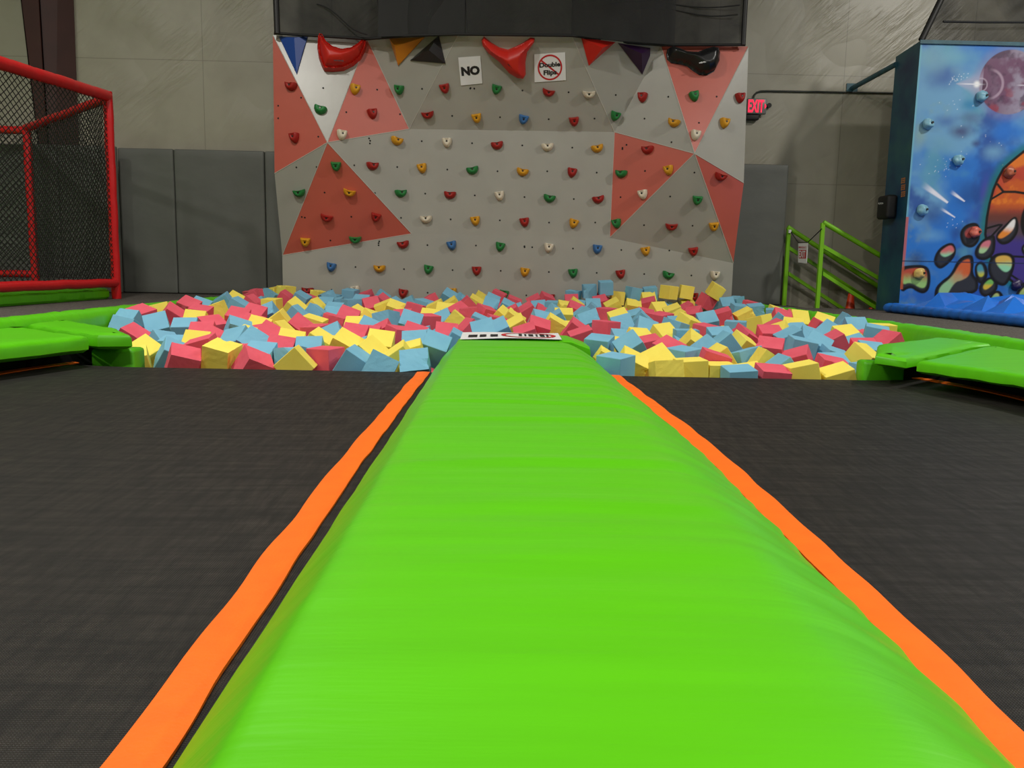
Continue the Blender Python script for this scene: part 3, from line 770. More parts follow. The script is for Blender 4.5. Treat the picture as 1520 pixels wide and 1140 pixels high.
for j in range(ny + 1):
    y = -1.1 + 6.02 * j / ny; rw = []
    P = prof(0)
    for i, (x, z) in enumerate(P):
        u = (x + .35) / .92
        wr = .0028 * mnoise.noise(Vector((x * 1.2, y * 5.0, 3.1))) + .0016 * mnoise.noise(Vector((x * 2.0 + .3 * y, y * 15, 8))) * (0.4 + min(1, max(0, (y - .8) / 1.5)))
        edge = max(0, min(1, (x - .28) / .2)) * .0055 * mnoise.noise(Vector((x * 4, y * 13 + x * 5, 1)))
        sl = (.0045 * mnoise.noise(Vector((1.2, y * 3.0, 6)))) if x < -.2 else 0
        bulge = max(0, (x - .39) / .19) * (.034 * math.exp(-((y - 2.5) / 1.0) ** 2) + .006 * mnoise.noise(Vector((5, y * 2.2, 0))))
        for fy, sl_, am, wd_ in FOLDS:
            q = (y - fy - sl_ * x - .03 * math.sin(x * 7 + fy)) / wd_
            if abs(q) < 4: wr += 1.7 * am * (math.exp(-q * q) - .8 * math.exp(-(q + 1.3) ** 2)) * max(0, min(1, (x + .28) / .25)) if z > .09 else 0
        rw.append(Vector((x + sl + edge * .6 + bulge, y, max(.0105, z + (wr + edge) * (1 if .01 < z else 0)))))
    rowsv.append(rw)
mb = MB(); mb.grid(rowsv)
mb.add(rowsv[-1] + [Vector((p.x, p.y, .01)) for p in rowsv[-1]], [(i, i + 1, len(P) + i + 1, len(P) + i) for i in range(len(P) - 1)])
mb.build('cover', M['green'], run, 70, fixn=False)
# its end cap over the pit divider with the printed banner
cap = thing('end_pad', 'short green pad capping the far end of the runner', 'end pad')
mb = MB(); rings = []
for k in range(12):
    y = 4.945 + .41 * k / 11; e = .0 if 0 < k < 11 else -.012
    rings.append([Vector((x, y, z + e * (z > .05))) for x, z in ((-.27, .02), (-.272, .062), (-.262, .09), (-.235, .112), (-.15, .118), (.1, .124), (.36, .129), (.432, .127), (.49, .106), (.545, .088), (.55, .05), (.545, .02))])
mb.loft(rings); mb.build('cover', M['green'], cap, 45)
mb = MB(); mb.box((-.2, 4.42, -.30), (.4, 5.3, -.01)); mb.build('support_beam', M['black_steel'], cap)
bn = thing('printed_banner', 'white printed banner with red oval lying on the end pad', 'banner')
def bz(x): return .1205 + (x + .22) * .0165
mb = MB()
mb.grid([[Vector((x, y, bz(x) + .005 + .004 * math.sin(x * 9 + y * 4) + (y - 4.95) * .03)) for x in np.linspace(-.235, .375, 14)] for y in np.linspace(4.95, 5.30, 5)])
mb.build('banner_sheet', M['white_sign'], bn, 60, fixn=False)
mb = MB()
def bpt(x, y, d=.003): return Vector((x, y, bz(x) + .005 + .004 * math.sin(x * 9 + y * 4) + (y - 4.95) * .03 + d))
for x0, w in ((-.19, .055), (-.12, .04), (-.055, .045)):
    mb.grid([[bpt(x0 + w * k / 3, y) for k in range(4)] for y in (5.03, 5.14)])
for x0, w in ((.12, .02), (.155, .012), (.18, .03), (.225, .012), (.25, .03), (.29, .014)):
    mb.grid([[bpt(x0 + w * k / 3, y) for k in range(4)] for y in (5.07, 5.20)])
mb.build('lettering', M['ink'], bn, fixn=False)
mb = MB()
mb.loft([[bpt(.18 + .17 * q * math.cos(a), 5.125 + .145 * q * math.sin(a), .0025) for a in ang] for q in (1, .84)], False)
mb.build('oval_border', M['sign_red'], bn, fixn=False)

#=====FOAM=====
# crop offsets and (x, y, colour, yaw, tip, roll) of each foam cube as seen; x, y in eighths of a photo pixel from the offset
PICK = {
 (150, 425): """560 840 y -25 40 12;300 920 y 20 20 0;1010 920 p 30 10 25;990 800 b 30 10 35;850 760 b 0 10 -2;670 680 b -30 10 30;470 680 p 0 10 30;660 500 b 35 45 8;1000 550 b 15 25 0;330 450 b -15 40 -10;
  300 530 b -20 60 -5;360 380 p -30 20 3;620 340 y 0 -10 -12;890 270 p 0 20 20;860 370 p 20 10 40;1170 120 p -40 10 -10;1260 200 b 0 10 -35;1450 190 y 0 20 25;1380 310 y 0 10 -25;1110 270 b 0 20 20;
  1165 360 p 0 15 5;1130 450 y 0 60 10;1320 520 p 40 15 15;1210 620 p 0 40 3;1340 680 p 0 30 20;1120 740 y 0 50 5;1190 790 p 0 10 -20;1430 850 y -15 15 5;1360 1010 b 0 10 35;740 290 b 0 10 0;620 780 p 0 20 10""",
 (330, 425): """390 950 p 30 10 30;900 950 y 0 5 -42;1260 890 p -25 0 -2;720 900 b 0 -10 -10;430 870 b 0 20 2;370 740 b 0 40 25;190 690 b -20 30 -20;190 550 b 25 10 30;200 410 p 0 25 15;700 780 p 0 45 8;
  570 640 p 0 35 25;710 590 y 0 10 40;890 530 p 0 30 40;650 440 y 0 10 -35;550 360 b 0 40 -25;590 240 y -8 5 -3;350 230 p 0 10 35;380 370 p 0 30 10;190 260 b 0 10 30;370 140 p 0 10 -25;
  620 85 y -20 5 -15;780 85 y -35 5 5;750 160 p 0 5 35;550 130 b 0 5 30;930 165 b 0 10 25;1110 135 y -35 5 5;850 280 y 0 20 42;1110 275 y 0 15 40;1110 360 b -10 0 35;880 380 b 0 5 35;
  1315 465 p 5 5 10;1470 430 p 0 20 20;1140 600 p -30 0 -3;1310 650 b 0 40 -25;1390 750 y 0 25 30;1080 490 y 0 10 15;1090 710 y 0 10 35;890 730 y 0 45 8;1060 780 b 0 40 0;1260 145 b 30 5 -20;
  1350 125 b -30 5 0;1230 210 b 0 20 0;1360 195 b 0 10 -15;1300 275 b 0 20 5;1330 350 b 0 40 0;430 450 p 0 30 8;430 490 y 0 40 20;420 540 p 0 20 -5;400 600 y 0 10 15;1010 130 b 0 0 0;
  230 820 p 0 20 0;660 1010 b 0 10 20;450 205 b 0 0 -30;1040 165 p 0 10 20;1490 660 p 0 10 -10;1170 710 y 0 10 10""",
 (510, 425): """80 115 b -15 5 5;110 245 b 40 5 0;250 130 p -15 5 -20;430 150 b 0 5 35;460 210 p 0 20 35;320 255 p 25 40 5;210 210 b 0 20 0;620 250 b 0 10 35;600 300 y 0 20 22;490 285 y 0 5 -20;
  770 220 b 0 5 -30;840 305 p -8 -5 12;960 255 b -30 5 10;1030 195 p 35 5 -25;1240 140 b 0 30 32;1400 180 b 0 5 30;1110 280 y 0 10 -30;1290 250 y 0 10 -35;1190 330 y 0 20 10;1380 340 p 25 40 -15;
  1470 240 p 0 10 -40;1200 440 b 0 30 -20;1330 445 y 0 0 35;1500 550 p 20 20 -40;790 465 b 0 40 18;990 455 p 35 5 5;510 430 b -25 -10 -8;300 410 y 40 5 25;170 380 y 0 10 30;90 410 p 0 30 20;
  150 530 y 0 20 3;100 650 p 0 30 0;280 630 p 0 10 0;500 600 p 0 20 -25;680 630 p 35 5 15;790 600 p 0 10 20;290 560 b 0 30 20;440 755 y 0 35 10;310 830 y 0 30 40;170 940 b 0 10 35;
  440 1000 b 0 -20 20;660 890 y 0 10 -35;770 970 b 0 40 -5;1080 760 b 0 30 15;860 730 b 0 40 -10;690 800 b 0 30 0;860 860 y 0 10 -20;890 860 p -30 5 0;950 580 b 0 5 -15;1210 560 p 0 30 10;
  1350 620 b 0 10 30;40 740 y 0 10 30;150 790 y 0 10 -30;60 850 b 0 10 30;210 740 b 0 10 -20;1020 370 y 0 30 0;700 370 p 0 20 0;1060 260 b 0 5 10;920 650 b 0 10 -30;1330 295 y 0 30 0""",
 (690, 425): """185 155 y 0 5 30;390 135 p -10 5 25;570 215 p 0 5 20;110 215 y 0 20 30;310 200 b 0 40 20;240 350 p 35 10 20;360 475 p 10 5 10;50 360 p 0 5 -10;180 480 b 0 10 20;470 270 b 0 20 25;
  320 260 b 0 40 20;440 395 y 0 20 35;560 430 y 0 10 35;630 510 y 0 20 -35;560 360 p 0 10 -25;750 325 p 0 20 -30;840 205 p 0 20 -30;960 175 p 20 10 30;900 445 b 20 30 25;900 540 p 0 20 20;
  1050 265 b -10 5 -3;1070 365 b 20 10 35;1090 430 b 0 10 -30;1330 135 b -25 5 5;1270 200 p 0 30 0;1190 285 y 0 10 5;1300 245 y 0 10 35;1320 315 p 0 20 20;1220 395 y 0 15 0;1400 395 b 0 10 -40;
  1100 515 y 0 10 30;1330 520 b 0 5 40;1300 570 p 0 20 35;1400 650 p 0 10 -20;240 575 b 0 40 -8;400 560 b 0 30 -20;730 560 p 0 20 -15;620 300 b 0 20 -20;880 250 b 0 30 0;910 310 p 0 20 20;
  1060 560 p 0 10 20;1200 520 y 0 20 0;1140 570 y 0 20 0;1370 240 b 0 30 10;350 260 p 0 20 20;10 190 b 0 10 20""",
 (850, 425): """235 95 b 0 5 -3;370 75 b 0 10 0;290 155 y 0 10 -30;410 135 p 0 10 25;555 140 y 5 5 8;730 105 b 20 5 10;860 140 b 0 10 -5;1130 85 y 40 5 10;1340 95 y 0 5 8;1270 190 y 0 15 0;
  1060 190 y 0 10 35;1110 185 b 0 10 20;910 230 p -20 20 -15;710 270 y 0 30 8;490 255 y 0 20 -25;330 205 p 0 30 -15;240 265 b 0 30 0;210 315 b 0 10 35;410 360 p 45 5 5;120 395 b 0 10 -40;
  220 445 b 0 40 -20;345 530 p -40 5 8;600 505 b 0 40 -12;560 415 y 0 30 -20;740 405 b 0 10 -10;820 450 b 0 10 35;1020 310 y 30 40 10;1045 430 p 42 10 0;1080 620 y 35 30 20;1050 820 p 45 25 0;
  790 680 y 30 20 20;850 550 b 0 40 15;610 810 b 0 35 -30;290 745 b -25 10 -3;220 830 y 0 10 35;450 980 b -42 10 0;700 970 y 0 20 30;980 930 y 20 40 -15;1110 1060 y 0 -15 -3;1400 1030 y 0 0 -2;
  1340 890 b 40 10 0;1450 750 y 0 30 35;1200 525 b -35 5 15;1340 650 b 0 5 3;1360 475 y 30 10 30;1200 335 y 0 10 -20;1270 375 y 0 10 -35;1330 275 p 0 10 -30;1440 325 p -30 25 -20;820 850 b 0 10 40;
  600 630 b 0 20 0;520 700 y -20 5 10;1150 265 b 0 10 30;1440 155 b 0 10 -15;1310 730 b 0 10 20;880 700 p 0 10 -15;790 190 b 0 40 0;560 350 p 0 20 0;860 340 p 0 20 10;860 820 y 0 10 30;1240 450 b 0 20 0;900 150 y 0 50 0""",
 (1020, 430): """170 135 p 30 10 30;340 145 b -30 5 -3;300 60 y 0 10 25;480 195 b 0 40 -10;430 340 p -12 5 -20;610 265 b 0 10 0;790 175 b 35 10 -15;940 225 p -30 10 8;810 265 b 0 10 -8;870 420 y -45 -10 -12;
  690 345 y 0 10 -30;1040 320 b -20 5 0;1080 300 y 0 10 20;1120 370 p 0 30 10;1300 380 y 0 45 5;1310 485 y -20 20 0;1115 435 b 0 10 35;1120 565 y -30 10 -30;240 410 b 0 30 -15;220 545 p -40 10 3;
  570 490 b -15 5 0;420 610 b 0 20 0;670 610 p 30 10 35;620 680 y 20 10 30;970 760 p -20 25 0;640 860 b 15 -5 -12;930 910 y 0 5 35;1340 885 p -25 5 -25;1350 1045 y 0 5 -12;1010 1090 p 0 10 0;
  640 1100 b 0 10 0;400 1040 y 0 0 0;1090 1000 b 0 5 -35;290 900 p 0 10 15;400 850 y 0 5 -35;290 780 b 0 20 -40;450 700 b 0 5 -40;1340 725 b 0 10 8;1420 625 b 0 45 20;1240 620 b 0 10 -30;
  1240 565 b 0 10 0;950 580 p 0 20 0;1060 515 p 0 5 -30;780 1010 y 0 30 -10;1260 325 p 0 45 5;520 740 b 0 10 30""",
 (1170, 440): """400 350 y -30 30 3;310 415 p 0 5 25;430 475 b 30 40 -15;690 515 y 15 25 3;1010 495 b -20 5 2;780 410 b 0 40 0;1150 370 b 0 10 30;1340 460 y 0 5 3;1160 600 p 20 15 -35;830 760 y 40 20 25;
  560 595 p 0 10 -35;330 620 b -20 35 15;510 900 p 0 10 15;710 1020 y 0 5 -15;1100 980 b 42 5 0;530 715 b 0 10 20;880 620 p 0 20 0;820 440 p 0 10 0;790 580 b 0 10 -20;210 485 b 0 20 0;
  1510 510 b 0 10 -35;120 260 p 0 50 5;60 490 b 0 10 0;430 970 p 0 10 20;980 660 b 0 20 0;520 790 b 0 20 0""",
}
MAIN = {(150, 425): 28, (330, 425): 40, (510, 425): 45, (690, 425): 36, (850, 425): 46, (1020, 430): 43, (1170, 440): 15}
S = .158; HS = S / 2
def zsurf(y):
    return float(np.interp(y, [4.4, 4.7, 5.2, 6.8, 10.2], [-.045, -.01, .05, .115, .165]))
def rot(yaw, tip, roll):
    return Matrix.Rotation(math.radians(roll), 3, 'Y') @ Matrix.Rotation(math.radians(tip), 3, 'X') @ Matrix.Rotation(math.radians(yaw), 3, 'Z')
cubes = []
jr = random.Random(3)
for (ox, oy), txt in PICK.items():
    for qi, it in enumerate(txt.replace('\n', ' ').split(';')):
        a = it.split(); x, y = ox + float(a[0]) / 8, oy + float(a[1]) / 8
        d = ray(x, y); lo, hi = 4.3, 10.5
        f = lambda Y: (EYE + d * (Y / d.y)).z - zsurf(Y)
        Yv = None
        for Y in np.arange(4.42, 10.15, .02):
            if f(Y) <= 0: Yv = Y; break
        if Yv is None: Yv = 10.05
        p = EYE + d * (Yv / d.y)
        yaw, tip, roll = (float(q) + jr.uniform(-5, 5) for q in a[3:6])
        low = qi >= MAIN[(ox, oy)]
        if low: p = p + d * .05 + Vector((0, 0, -.03))
        cubes.append([p, a[2], rot(yaw, tip, roll), (x, y), (yaw, tip, roll), low])
NP = len(cubes)
fr = random.Random(8)
pos = [c[0] for c in cubes]; Rm = [c[2] for c in cubes]; colr = [c[1] for c in cubes]
y = 4.52
while y < 10.1:
    x = XL + .13
    while x < XR - .1:
        if not (-.30 < x < .50 and y < 5.42):
            xx = x + fr.uniform(-.03, .03); yy = y + fr.uniform(-.03, .03)
            pos.append(Vector((xx, yy, zsurf(yy) - .15 - fr.random() * .05))); colr.append(fr.choice('pby'))
            Rm.append(rot(fr.uniform(-45, 45), fr.uniform(-30, 30), fr.uniform(-45, 45)))
        x += .2
    y += .2
P_ = np.array([list(p) for p in pos]); R_ = np.array([[list(r) for r in q] for q in Rm])   # R_[i][:,k] axis k
N_ = len(P_); isf = np.arange(N_) >= NP
def sat(I, J, gap=.0):
    """minimum translation for overlapping cube pairs; depth <= 0 where apart"""
    A = R_[I]; B = R_[J]; D = P_[J] - P_[I]
    ax = [A[:, :, k] for k in range(3)] + [B[:, :, k] for k in range(3)]
    for i in range(3):
        for k in range(3):
            c = np.cross(A[:, :, i], B[:, :, k]); ln = np.linalg.norm(c, axis=1, keepdims=True)
            ax.append(np.where(ln > .05, c / np.maximum(ln, 1e-9), A[:, :, 0]))
    best = np.full(len(I), 1e9); bd = np.zeros((len(I), 3))
    for a in ax:
        ra = HS * np.abs(np.einsum('ni,nik->nk', a, A)).sum(1); rb = HS * np.abs(np.einsum('ni,nik->nk', a, B)).sum(1)
        dd = np.einsum('ni,ni->n', a, D); o = ra + rb + gap - np.abs(dd)
        sg = np.where(dd >= 0, 1, -1)[:, None]
        k = o < best; best = np.where(k, o, best); bd = np.where(k[:, None], a * sg, bd)
    return best, bd
ext = HS * np.abs(R_).sum(2)
VIEW = (P_ - np.array(EYE)); VIEW /= np.linalg.norm(VIEW, axis=1, keepdims=True)
home = P_.copy()
LOW = np.array([c[5] for c in cubes] + [False] * (N_ - NP))
for it in range(240):
    d2 = ((P_[:, None, :] - P_[None, :, :]) ** 2).sum(2)
    I, J = np.where(np.triu(d2 < (S * 1.75) ** 2, 1))
    o, dv = sat(I, J, .001)
    k = o > 0; I, J, o, dv = I[k], J[k], o[k], dv[k]
    rk = np.where(isf, 2, np.where(LOW, 1, 0)); ri_, rj_ = rk[I], rk[J]
    wi = np.where(ri_ > rj_, .85, np.where(ri_ < rj_, .15, .5)); wj = 1 - wi
    wi = np.where(isf[I] & ~isf[J], 1, np.where(isf[J] & ~isf[I], 0, wi)); wj = np.where(isf[J] & ~isf[I], 1, np.where(isf[I] & ~isf[J], 0, wj))
    mv = np.zeros_like(P_)
    np.add.at(mv, I, -dv * (o * wi * .5)[:, None]); np.add.at(mv, J, dv * (o * wj * .5)[:, None])
    # the cubes in view rather slide along the line of sight, and down rather than up
    al = (mv * VIEW).sum(1, keepdims=True) * VIEW; across = mv - al
    mvp = al * 1.4 + across * (.5 if it < 150 else .9)
    mvp[:, 2] -= .55 * np.maximum(mvp[:, 2], 0) * (it < 190)
    P_ = P_ + np.where(isf[:, None], mv - np.abs(mv) * np.array([0, 0, .8]), mvp)
    if it < 150:
        back = home - P_; ab = (back * VIEW).sum(1, keepdims=True) * VIEW
        P_[~isf] += (back - ab)[~isf] * .03
    P_[:, 0] = np.clip(P_[:, 0], XL + ext[:, 0] + .006, XR - ext[:, 0] - .006)
    P_[:, 1] = np.clip(P_[:, 1], 4.405 + ext[:, 1], YB - ext[:, 1] - .075)
    # keep clear of the corner pads, the runner end and its beam
    for i in np.where((P_[:, 1] < 5.45 + ext[:, 1]) & (P_[:, 0] > -.30 - .9 * ext[:, 0]) & (P_[:, 0] < .54 + .95 * ext[:, 0]) & (P_[:, 2] > -.35))[0]:
        e = ext[i]; pen = [P_[i, 0] - (-.30 - .9 * e[0]), (.54 + .95 * e[0]) - P_[i, 0], 5.36 + e[1] - P_[i, 1]]
        if min(pen) > 0:
            q = int(np.argmin(pen)); stp = .5 * pen[q]
            if q == 0: P_[i, 0] -= stp
            elif q == 1: P_[i, 0] += stp
            else: P_[i, 1] += stp
    for sx, cx_, cy_ in ((-1, -1.95, 4.64), (1, 1.97, 4.57), (-1, -2.2, 4.72), (1, 2.22, 4.66)):
        for i in np.where((sx * P_[:, 0] > sx * cx_ - ext[:, 0]) & (P_[:, 1] < cy_ + ext[:, 1]))[0]:
            e = ext[i]; px = sx * P_[i, 0] - (sx * cx_ - e[0]); py = cy_ + e[1] - P_[i, 1]
            if px > 0 and py > 0:
                if px < py: P_[i, 0] -= sx * px * .5
                else: P_[i, 1] += py * .5
d2 = ((P_[:, None, :] - P_[None, :, :]) ** 2).sum(2)
I, J = np.where(np.triu(d2 < (S * 1.75) ** 2, 1)); o, dv = sat(I, J)
lost = [i for i in range(NP) if LOW[i] and math.dist(proj(P_[i]), cubes[i][3]) > 13]
keep = [i for i in range(NP) if i not in set(lost)]
print('low picks dropped', len(lost), 'kept', len(keep))
print('foam overlaps >1mm', int((o > .001).sum()), '>5mm', int((o > .005).sum()), '>2cm', int((o > .02).sum()), 'max', o.max(), 'picks', NP)
print('moved px', np.percentile([math.dist(proj(P_[i]), cubes[i][3]) for i in range(NP)], [50, 75, 90, 100]))

def foam_mesh(mat, seed, torn):
    r = random.Random(seed); bm = bmesh.new(); bmesh.ops.create_cube(bm, size=S)
    if torn:
        bmesh.ops.subdivide_edges(bm, edges=list(bm.edges), cuts=7, use_grid_fill=True)
        for q in range(torn):
            ed = Vector((r.choice((-1, 1)), r.choice((-1, 1)), r.uniform(-.7, .9))) * HS
            if r.random() < .5: ed = Vector((ed.z, ed.y, ed.x))
            rad = r.uniform(.018, .034)
            for v in bm.verts:
                d = (v.co - ed).length
                if d < rad: v.co -= ed.normalized() * (rad - d) * r.uniform(.5, .95)
    else:
        bmesh.ops.bevel(bm, geom=list(bm.edges), offset=.0025, segments=1, affect='EDGES')
    for v in bm.verts: v.co += Vector((r.uniform(-1, 1), r.uniform(-1, 1), r.uniform(-1, 1))) * .0007
    me = bpy.data.meshes.new('foam_cube'); bm.to_mesh(me); bm.free(); me.materials.append(mat); return me
FC = dict(p='pink', b='blue', y='yellow')
FM = {k: [foam_mesh(M['foam_' + n], 10 * i + j, (0, 0, 0, 1, 2)[j]) for j in range(5)] for i, (k, n) in enumerate(FC.items())}
# rows by distance, sides of the runner, poses -> a label for each
scr = [proj(P_[i]) for i in range(NP)]; KEEP = set(keep)
def pose(i):
    yaw, tip, roll = cubes[i][4]
    if abs(roll) > 27: return 'on edge'
    if abs(yaw) > 27: return 'cornerwise'
    if tip > 32: return 'face up'
    if abs(roll) > 12: return 'leaning'
    return 'upright'
edges_y = [4.4, 4.85, 5.35, 6.0, 6.8, 7.8, 9.0, 10.3]
rown = ['front row', 'second row', 'third row', 'fourth row', 'fifth row', 'sixth row', 'back row']
cell = {}
for i in keep:
    b = int(np.clip(np.searchsorted(edges_y, P_[i, 1]) - 1, 0, 6)); side = 'left' if P_[i, 0] < .1 else 'right'
    cell.setdefault((b, side, colr[i]), []).append(i)
lab = {}
for (b, side, c), L in cell.items():
    L.sort(key=lambda i: scr[i][0])
    for k, i in enumerate(L):
        lab[i] = '%s foam cube %s, %s %s from left in %s, %s pit half' % (FC[c], pose(i), ORD[k], FC[c], rown[b], side)
for i in keep:
    o = link(bpy.data.objects.new('foam_cube', FM[colr[i]][(i * 7 + i // 5) % 5]))
    o.location = P_[i]; o.rotation_mode = 'QUATERNION'
    q4 = Matrix(R_[i].tolist()) @ Matrix.Rotation(math.pi / 2 * (i % 4), 3, 'XYZ'[i % 3])
    o.rotation_quaternion = q4.to_quaternion()
    tag(o, lab[i], 'foam cube', 'foam cubes in the pit')
mb = MB(); d2f = None
bad = set(J[(o_ := sat(I, J)[0]) > .012].tolist()) | set(I[o_ > .012].tolist())
cv8 = [Vector((sx, sy, sz)) * HS for sz in (-1, 1) for sx, sy in ((-1, -1), (1, -1), (1, 1), (-1, 1))]
for i in range(NP, N_):
    if P_[i, 2] < -.36 or (abs(P_[i, 0]) > 1.8 and P_[i, 1] < 4.86) or (abs(P_[i, 0]) > 2.0 and P_[i, 1] < 5.5 and P_[i, 2] > -.2) or (-.35 < P_[i, 0] < .55 and P_[i, 1] < 5.4): continue
    if i in bad and sat(np.array([i] * len(keep)), np.array(keep))[0].max() > .012: continue
    Rr = Matrix(R_[i].tolist()); p = Vector(P_[i])
    mb.add([p + Rr @ v for v in cv8], [(0, 3, 2, 1), (4, 5, 6, 7), (0, 1, 5, 4), (1, 2, 6, 5), (2, 3, 7, 6), (3, 0, 4, 7)], 'pby'.index(colr[i]))
o = mb.build('foam_cubes_below', None, None, None, mats=[M['foam_pink'], M['foam_blue'], M['foam_yellow']], fixn=False)
tag(o, 'loose foam cubes glimpsed in the gaps beneath the top layer', 'foam', kind='stuff')
mb = MB(); mb.box((XL + .02, 4.72, -.9), (XR - .02, YB - .02, -.5)); 
o = mb.build('foam_fill', M['foam_blue']); tag(o, 'deep foam filling at the bottom of the pit', 'foam', kind='stuff')

#=====CAGE=====
cg = thing('net_cage', 'red padded trampoline cage with black netting at left', 'net cage')
XA = -4.07; A0 = Vector((XA, 8.9, ZC)); YN = 5.4
def ztop(y): return 2.226 + (y - 8.9) * .062
def wobble(pts, k): return [p + Vector((mnoise.noise(p * k), mnoise.noise(p * k + Vector((5, 0, 0))), mnoise.noise(p * k + Vector((0, 9, 0))))) * .006 for p in pts]
def padded_bar(a, b, r, name):
    n = max(4, int((b - a).length / .05)); mb = MB()
    mb.tube(wobble([a.lerp(b, i / n) for i in range(n + 1)], 4), [r * (1 - .05 * (i % 7 == 0)) for i in range(n + 1)], 14)
    return mb.build(name, M['cage_red'], cg, 50)
Bt = at(42, 190, 10.2); Bb = at(50, 407, 10.2); Bp = Vector(((Bt.x + Bb.x) / 2, 10.2, 0))
padded_bar(Vector((XA, 8.9, ZC)), Vector((XA, 8.9, 2.27)), .048, 'post')
padded_bar(Vector((Bp.x, 10.2, ZC)), Vector((Bp.x, 10.2, Bt.z + .02)), .048, 'post')
padded_bar(Vector((XA, YN, ZC)), Vector((XA, YN, ztop(YN))), .048, 'post')
padded_bar(Vector((XA, YN, ztop(YN))), Vector((XA, 8.9, ztop(8.9))), .055, 'top_rail')
padded_bar(Vector((XA, 8.9, 2.20)), Vector((Bp.x, 10.2, Bt.z)), .046, 'top_rail')
padded_bar(Vector((Bp.x, 10.2, Bt.z - .03)), Vector((-8.2, 10.2, Bt.z - .03)), .046, 'top_rail')
padded_bar(Vector((XA, YN, .318)), Vector((XA, 8.9, .318)), .045, 'bottom_rail')
padded_bar(Vector((Bp.x, 10.2, .37)), Vector((-8.2, 10.2, .37)), .045, 'bottom_rail')
def netting(a, b, z0, za, zb, cw_, ch, r, mat, name='net'):
    """diamond net between two uprights a, b (ground points); top runs za -> zb"""
    mb = MB(); L = (b - a).length; nx = int(L / cw_); dr_ = (b - a).normalized(); nrm = dr_.cross(Vector((0, 0, 1)))
    def pt(u, w):
        s = u / nx; zt = za + (zb - za) * s; nz = (max(za, zb) - z0) / ch
        z = min(z0 + w * ch, zt)
        p = a + dr_ * (u * cw_); return Vector((p.x, p.y, z)) + nrm * (.02 * math.sin(s * 5) * math.sin(w * .2)) + dr_ * (.008 * mnoise.noise(Vector((u * .3, w * .3, 1))))
    nz = int((max(za, zb) - z0) / ch) + 1
    def strand(p, q):
        d = q - p
        if d.length < .01: return
        d.normalize(); s1 = nrm * r; s2 = d.cross(nrm).normalized() * r
        mb.add([p + s1, p - s1 * .5 + s2, p - s1 * .5 - s2, q + s1, q - s1 * .5 + s2, q - s1 * .5 - s2], [(0, 1, 4, 3), (1, 2, 5, 4), (2, 0, 3, 5)])
    for i in range(nx):
        for k in range(nz):
            p = pt(i + .5, k); strand(p, pt(i, k + .5)); strand(p, pt(i + 1, k + .5))
            q = pt(i + .5, k + 1); strand(pt(i, k + .5), q); strand(pt(i + 1, k + .5), q)
    return mb.build(name, mat, cg, fixn=False)
netting(Vector((XA, 8.87, 0)), Vector((XA, YN, 0)), .34, ztop(8.9), ztop(YN), .085, .062, .0042, M['net_black'])
netting(Vector((Bp.x + .02, 10.19, 0)), Vector((XA - .03, 8.92, 0)), .34, Bt.z, 2.19, .06, .06, .0042, M['net_black'])
netting(Vector((-8.2, 10.2, 0)), Vector((Bp.x, 10.2, 0)), .37, Bt.z - .03, Bt.z - .03, .075, .07, .0042, M['net_black'])
ped = thing('cage_frame_pad', 'green frame pad along the foot of the red cage', 'frame pad')
pad('cushion', [(XA - .06, YN), (XA - .06, 8.86), (XA - .5, 9.2), (-5.9, 10.05), (-8.4, 10.05), (-8.4, YN)], ZC + .002, .262, .03, M['green'], ped)

#=====RIGHTSIDE=====
# mural tower
YF = 9.4
FL = at(1350, 262, YF).x; FTz = at(1365, 60, YF).z
fx = (at(1365, 60, YF).x + at(1335, 464, YF).x) / 2
BXx = (at(1328, 80, 9.98).x + at(1302, 461, 9.98).x) / 2
XT0, XT1 = fx, 7.4
tw = thing('mural_tower', 'blue climbing tower painted with a space mural', 'climbing tower', (XT0, YF, ZC), kind='thing')
def tl(p): return Vector(p) - Vector((XT0, YF, ZC))
Ht = FTz
mb = MB()
mb.add([tl(p) for p in ((XT0, YF, ZC), (BXx, 9.98, ZC), (BXx, 9.98, Ht - .03), (XT0, YF, Ht), (XT1, YF, ZC), (XT1, 9.98, ZC), (XT1, 9.98, Ht - .03), (XT1, YF, Ht))],
       [(0, 3, 2, 1), (1, 2, 6, 5), (3, 7, 6, 2), (4, 5, 6, 7)])
mb.build('side_wall', M['side_paint'], tw, fixn=False)
# painted face, one colour per point of the board
def vnoise(x, y, sc, seed):
    g = np.random.default_rng(seed).random((64, 64)); X = x * sc; Y = y * sc
    xi = np.floor(X).astype(int); yi = np.floor(Y).astype(int); fx_ = X - xi; fy_ = Y - yi
    fx_ = fx_ * fx_ * (3 - 2 * fx_); fy_ = fy_ * fy_ * (3 - 2 * fy_)
    a = g[xi % 64, yi % 64]; b = g[(xi + 1) % 64, yi % 64]; c = g[xi % 64, (yi + 1) % 64]; d = g[(xi + 1) % 64, (yi + 1) % 64]
    return (a * (1 - fx_) + b * fx_) * (1 - fy_) + (c * (1 - fx_) + d * fx_) * fy_
def fbm(x, y, sc, seed, n=5):
    t = 0; w = 0; am = 1
    for i in range(n): t = t + am * vnoise(x + 13.7 * i, y + 7.1 * i, sc * 2 ** i, seed + i); w += am; am *= .55
    return t / w
nx, nz = 400, 430
XV = 7.38
xs = np.linspace(XT0, XV, nx); zs = np.linspace(ZC, Ht, nz)
GX, GZ = np.meshgrid(xs, zs)
def s2l(c):
    c = np.asarray(c, float) / 255; return np.where(c <= .04045, c / 12.92, ((c + .055) / 1.055) ** 2.4)
def wpt(x, y):
    p = at(x, y, YF); return p.x, p.z
PXM = F / YF     # photo pixels per metre on this board
img = np.zeros((nz, nx, 3)); 
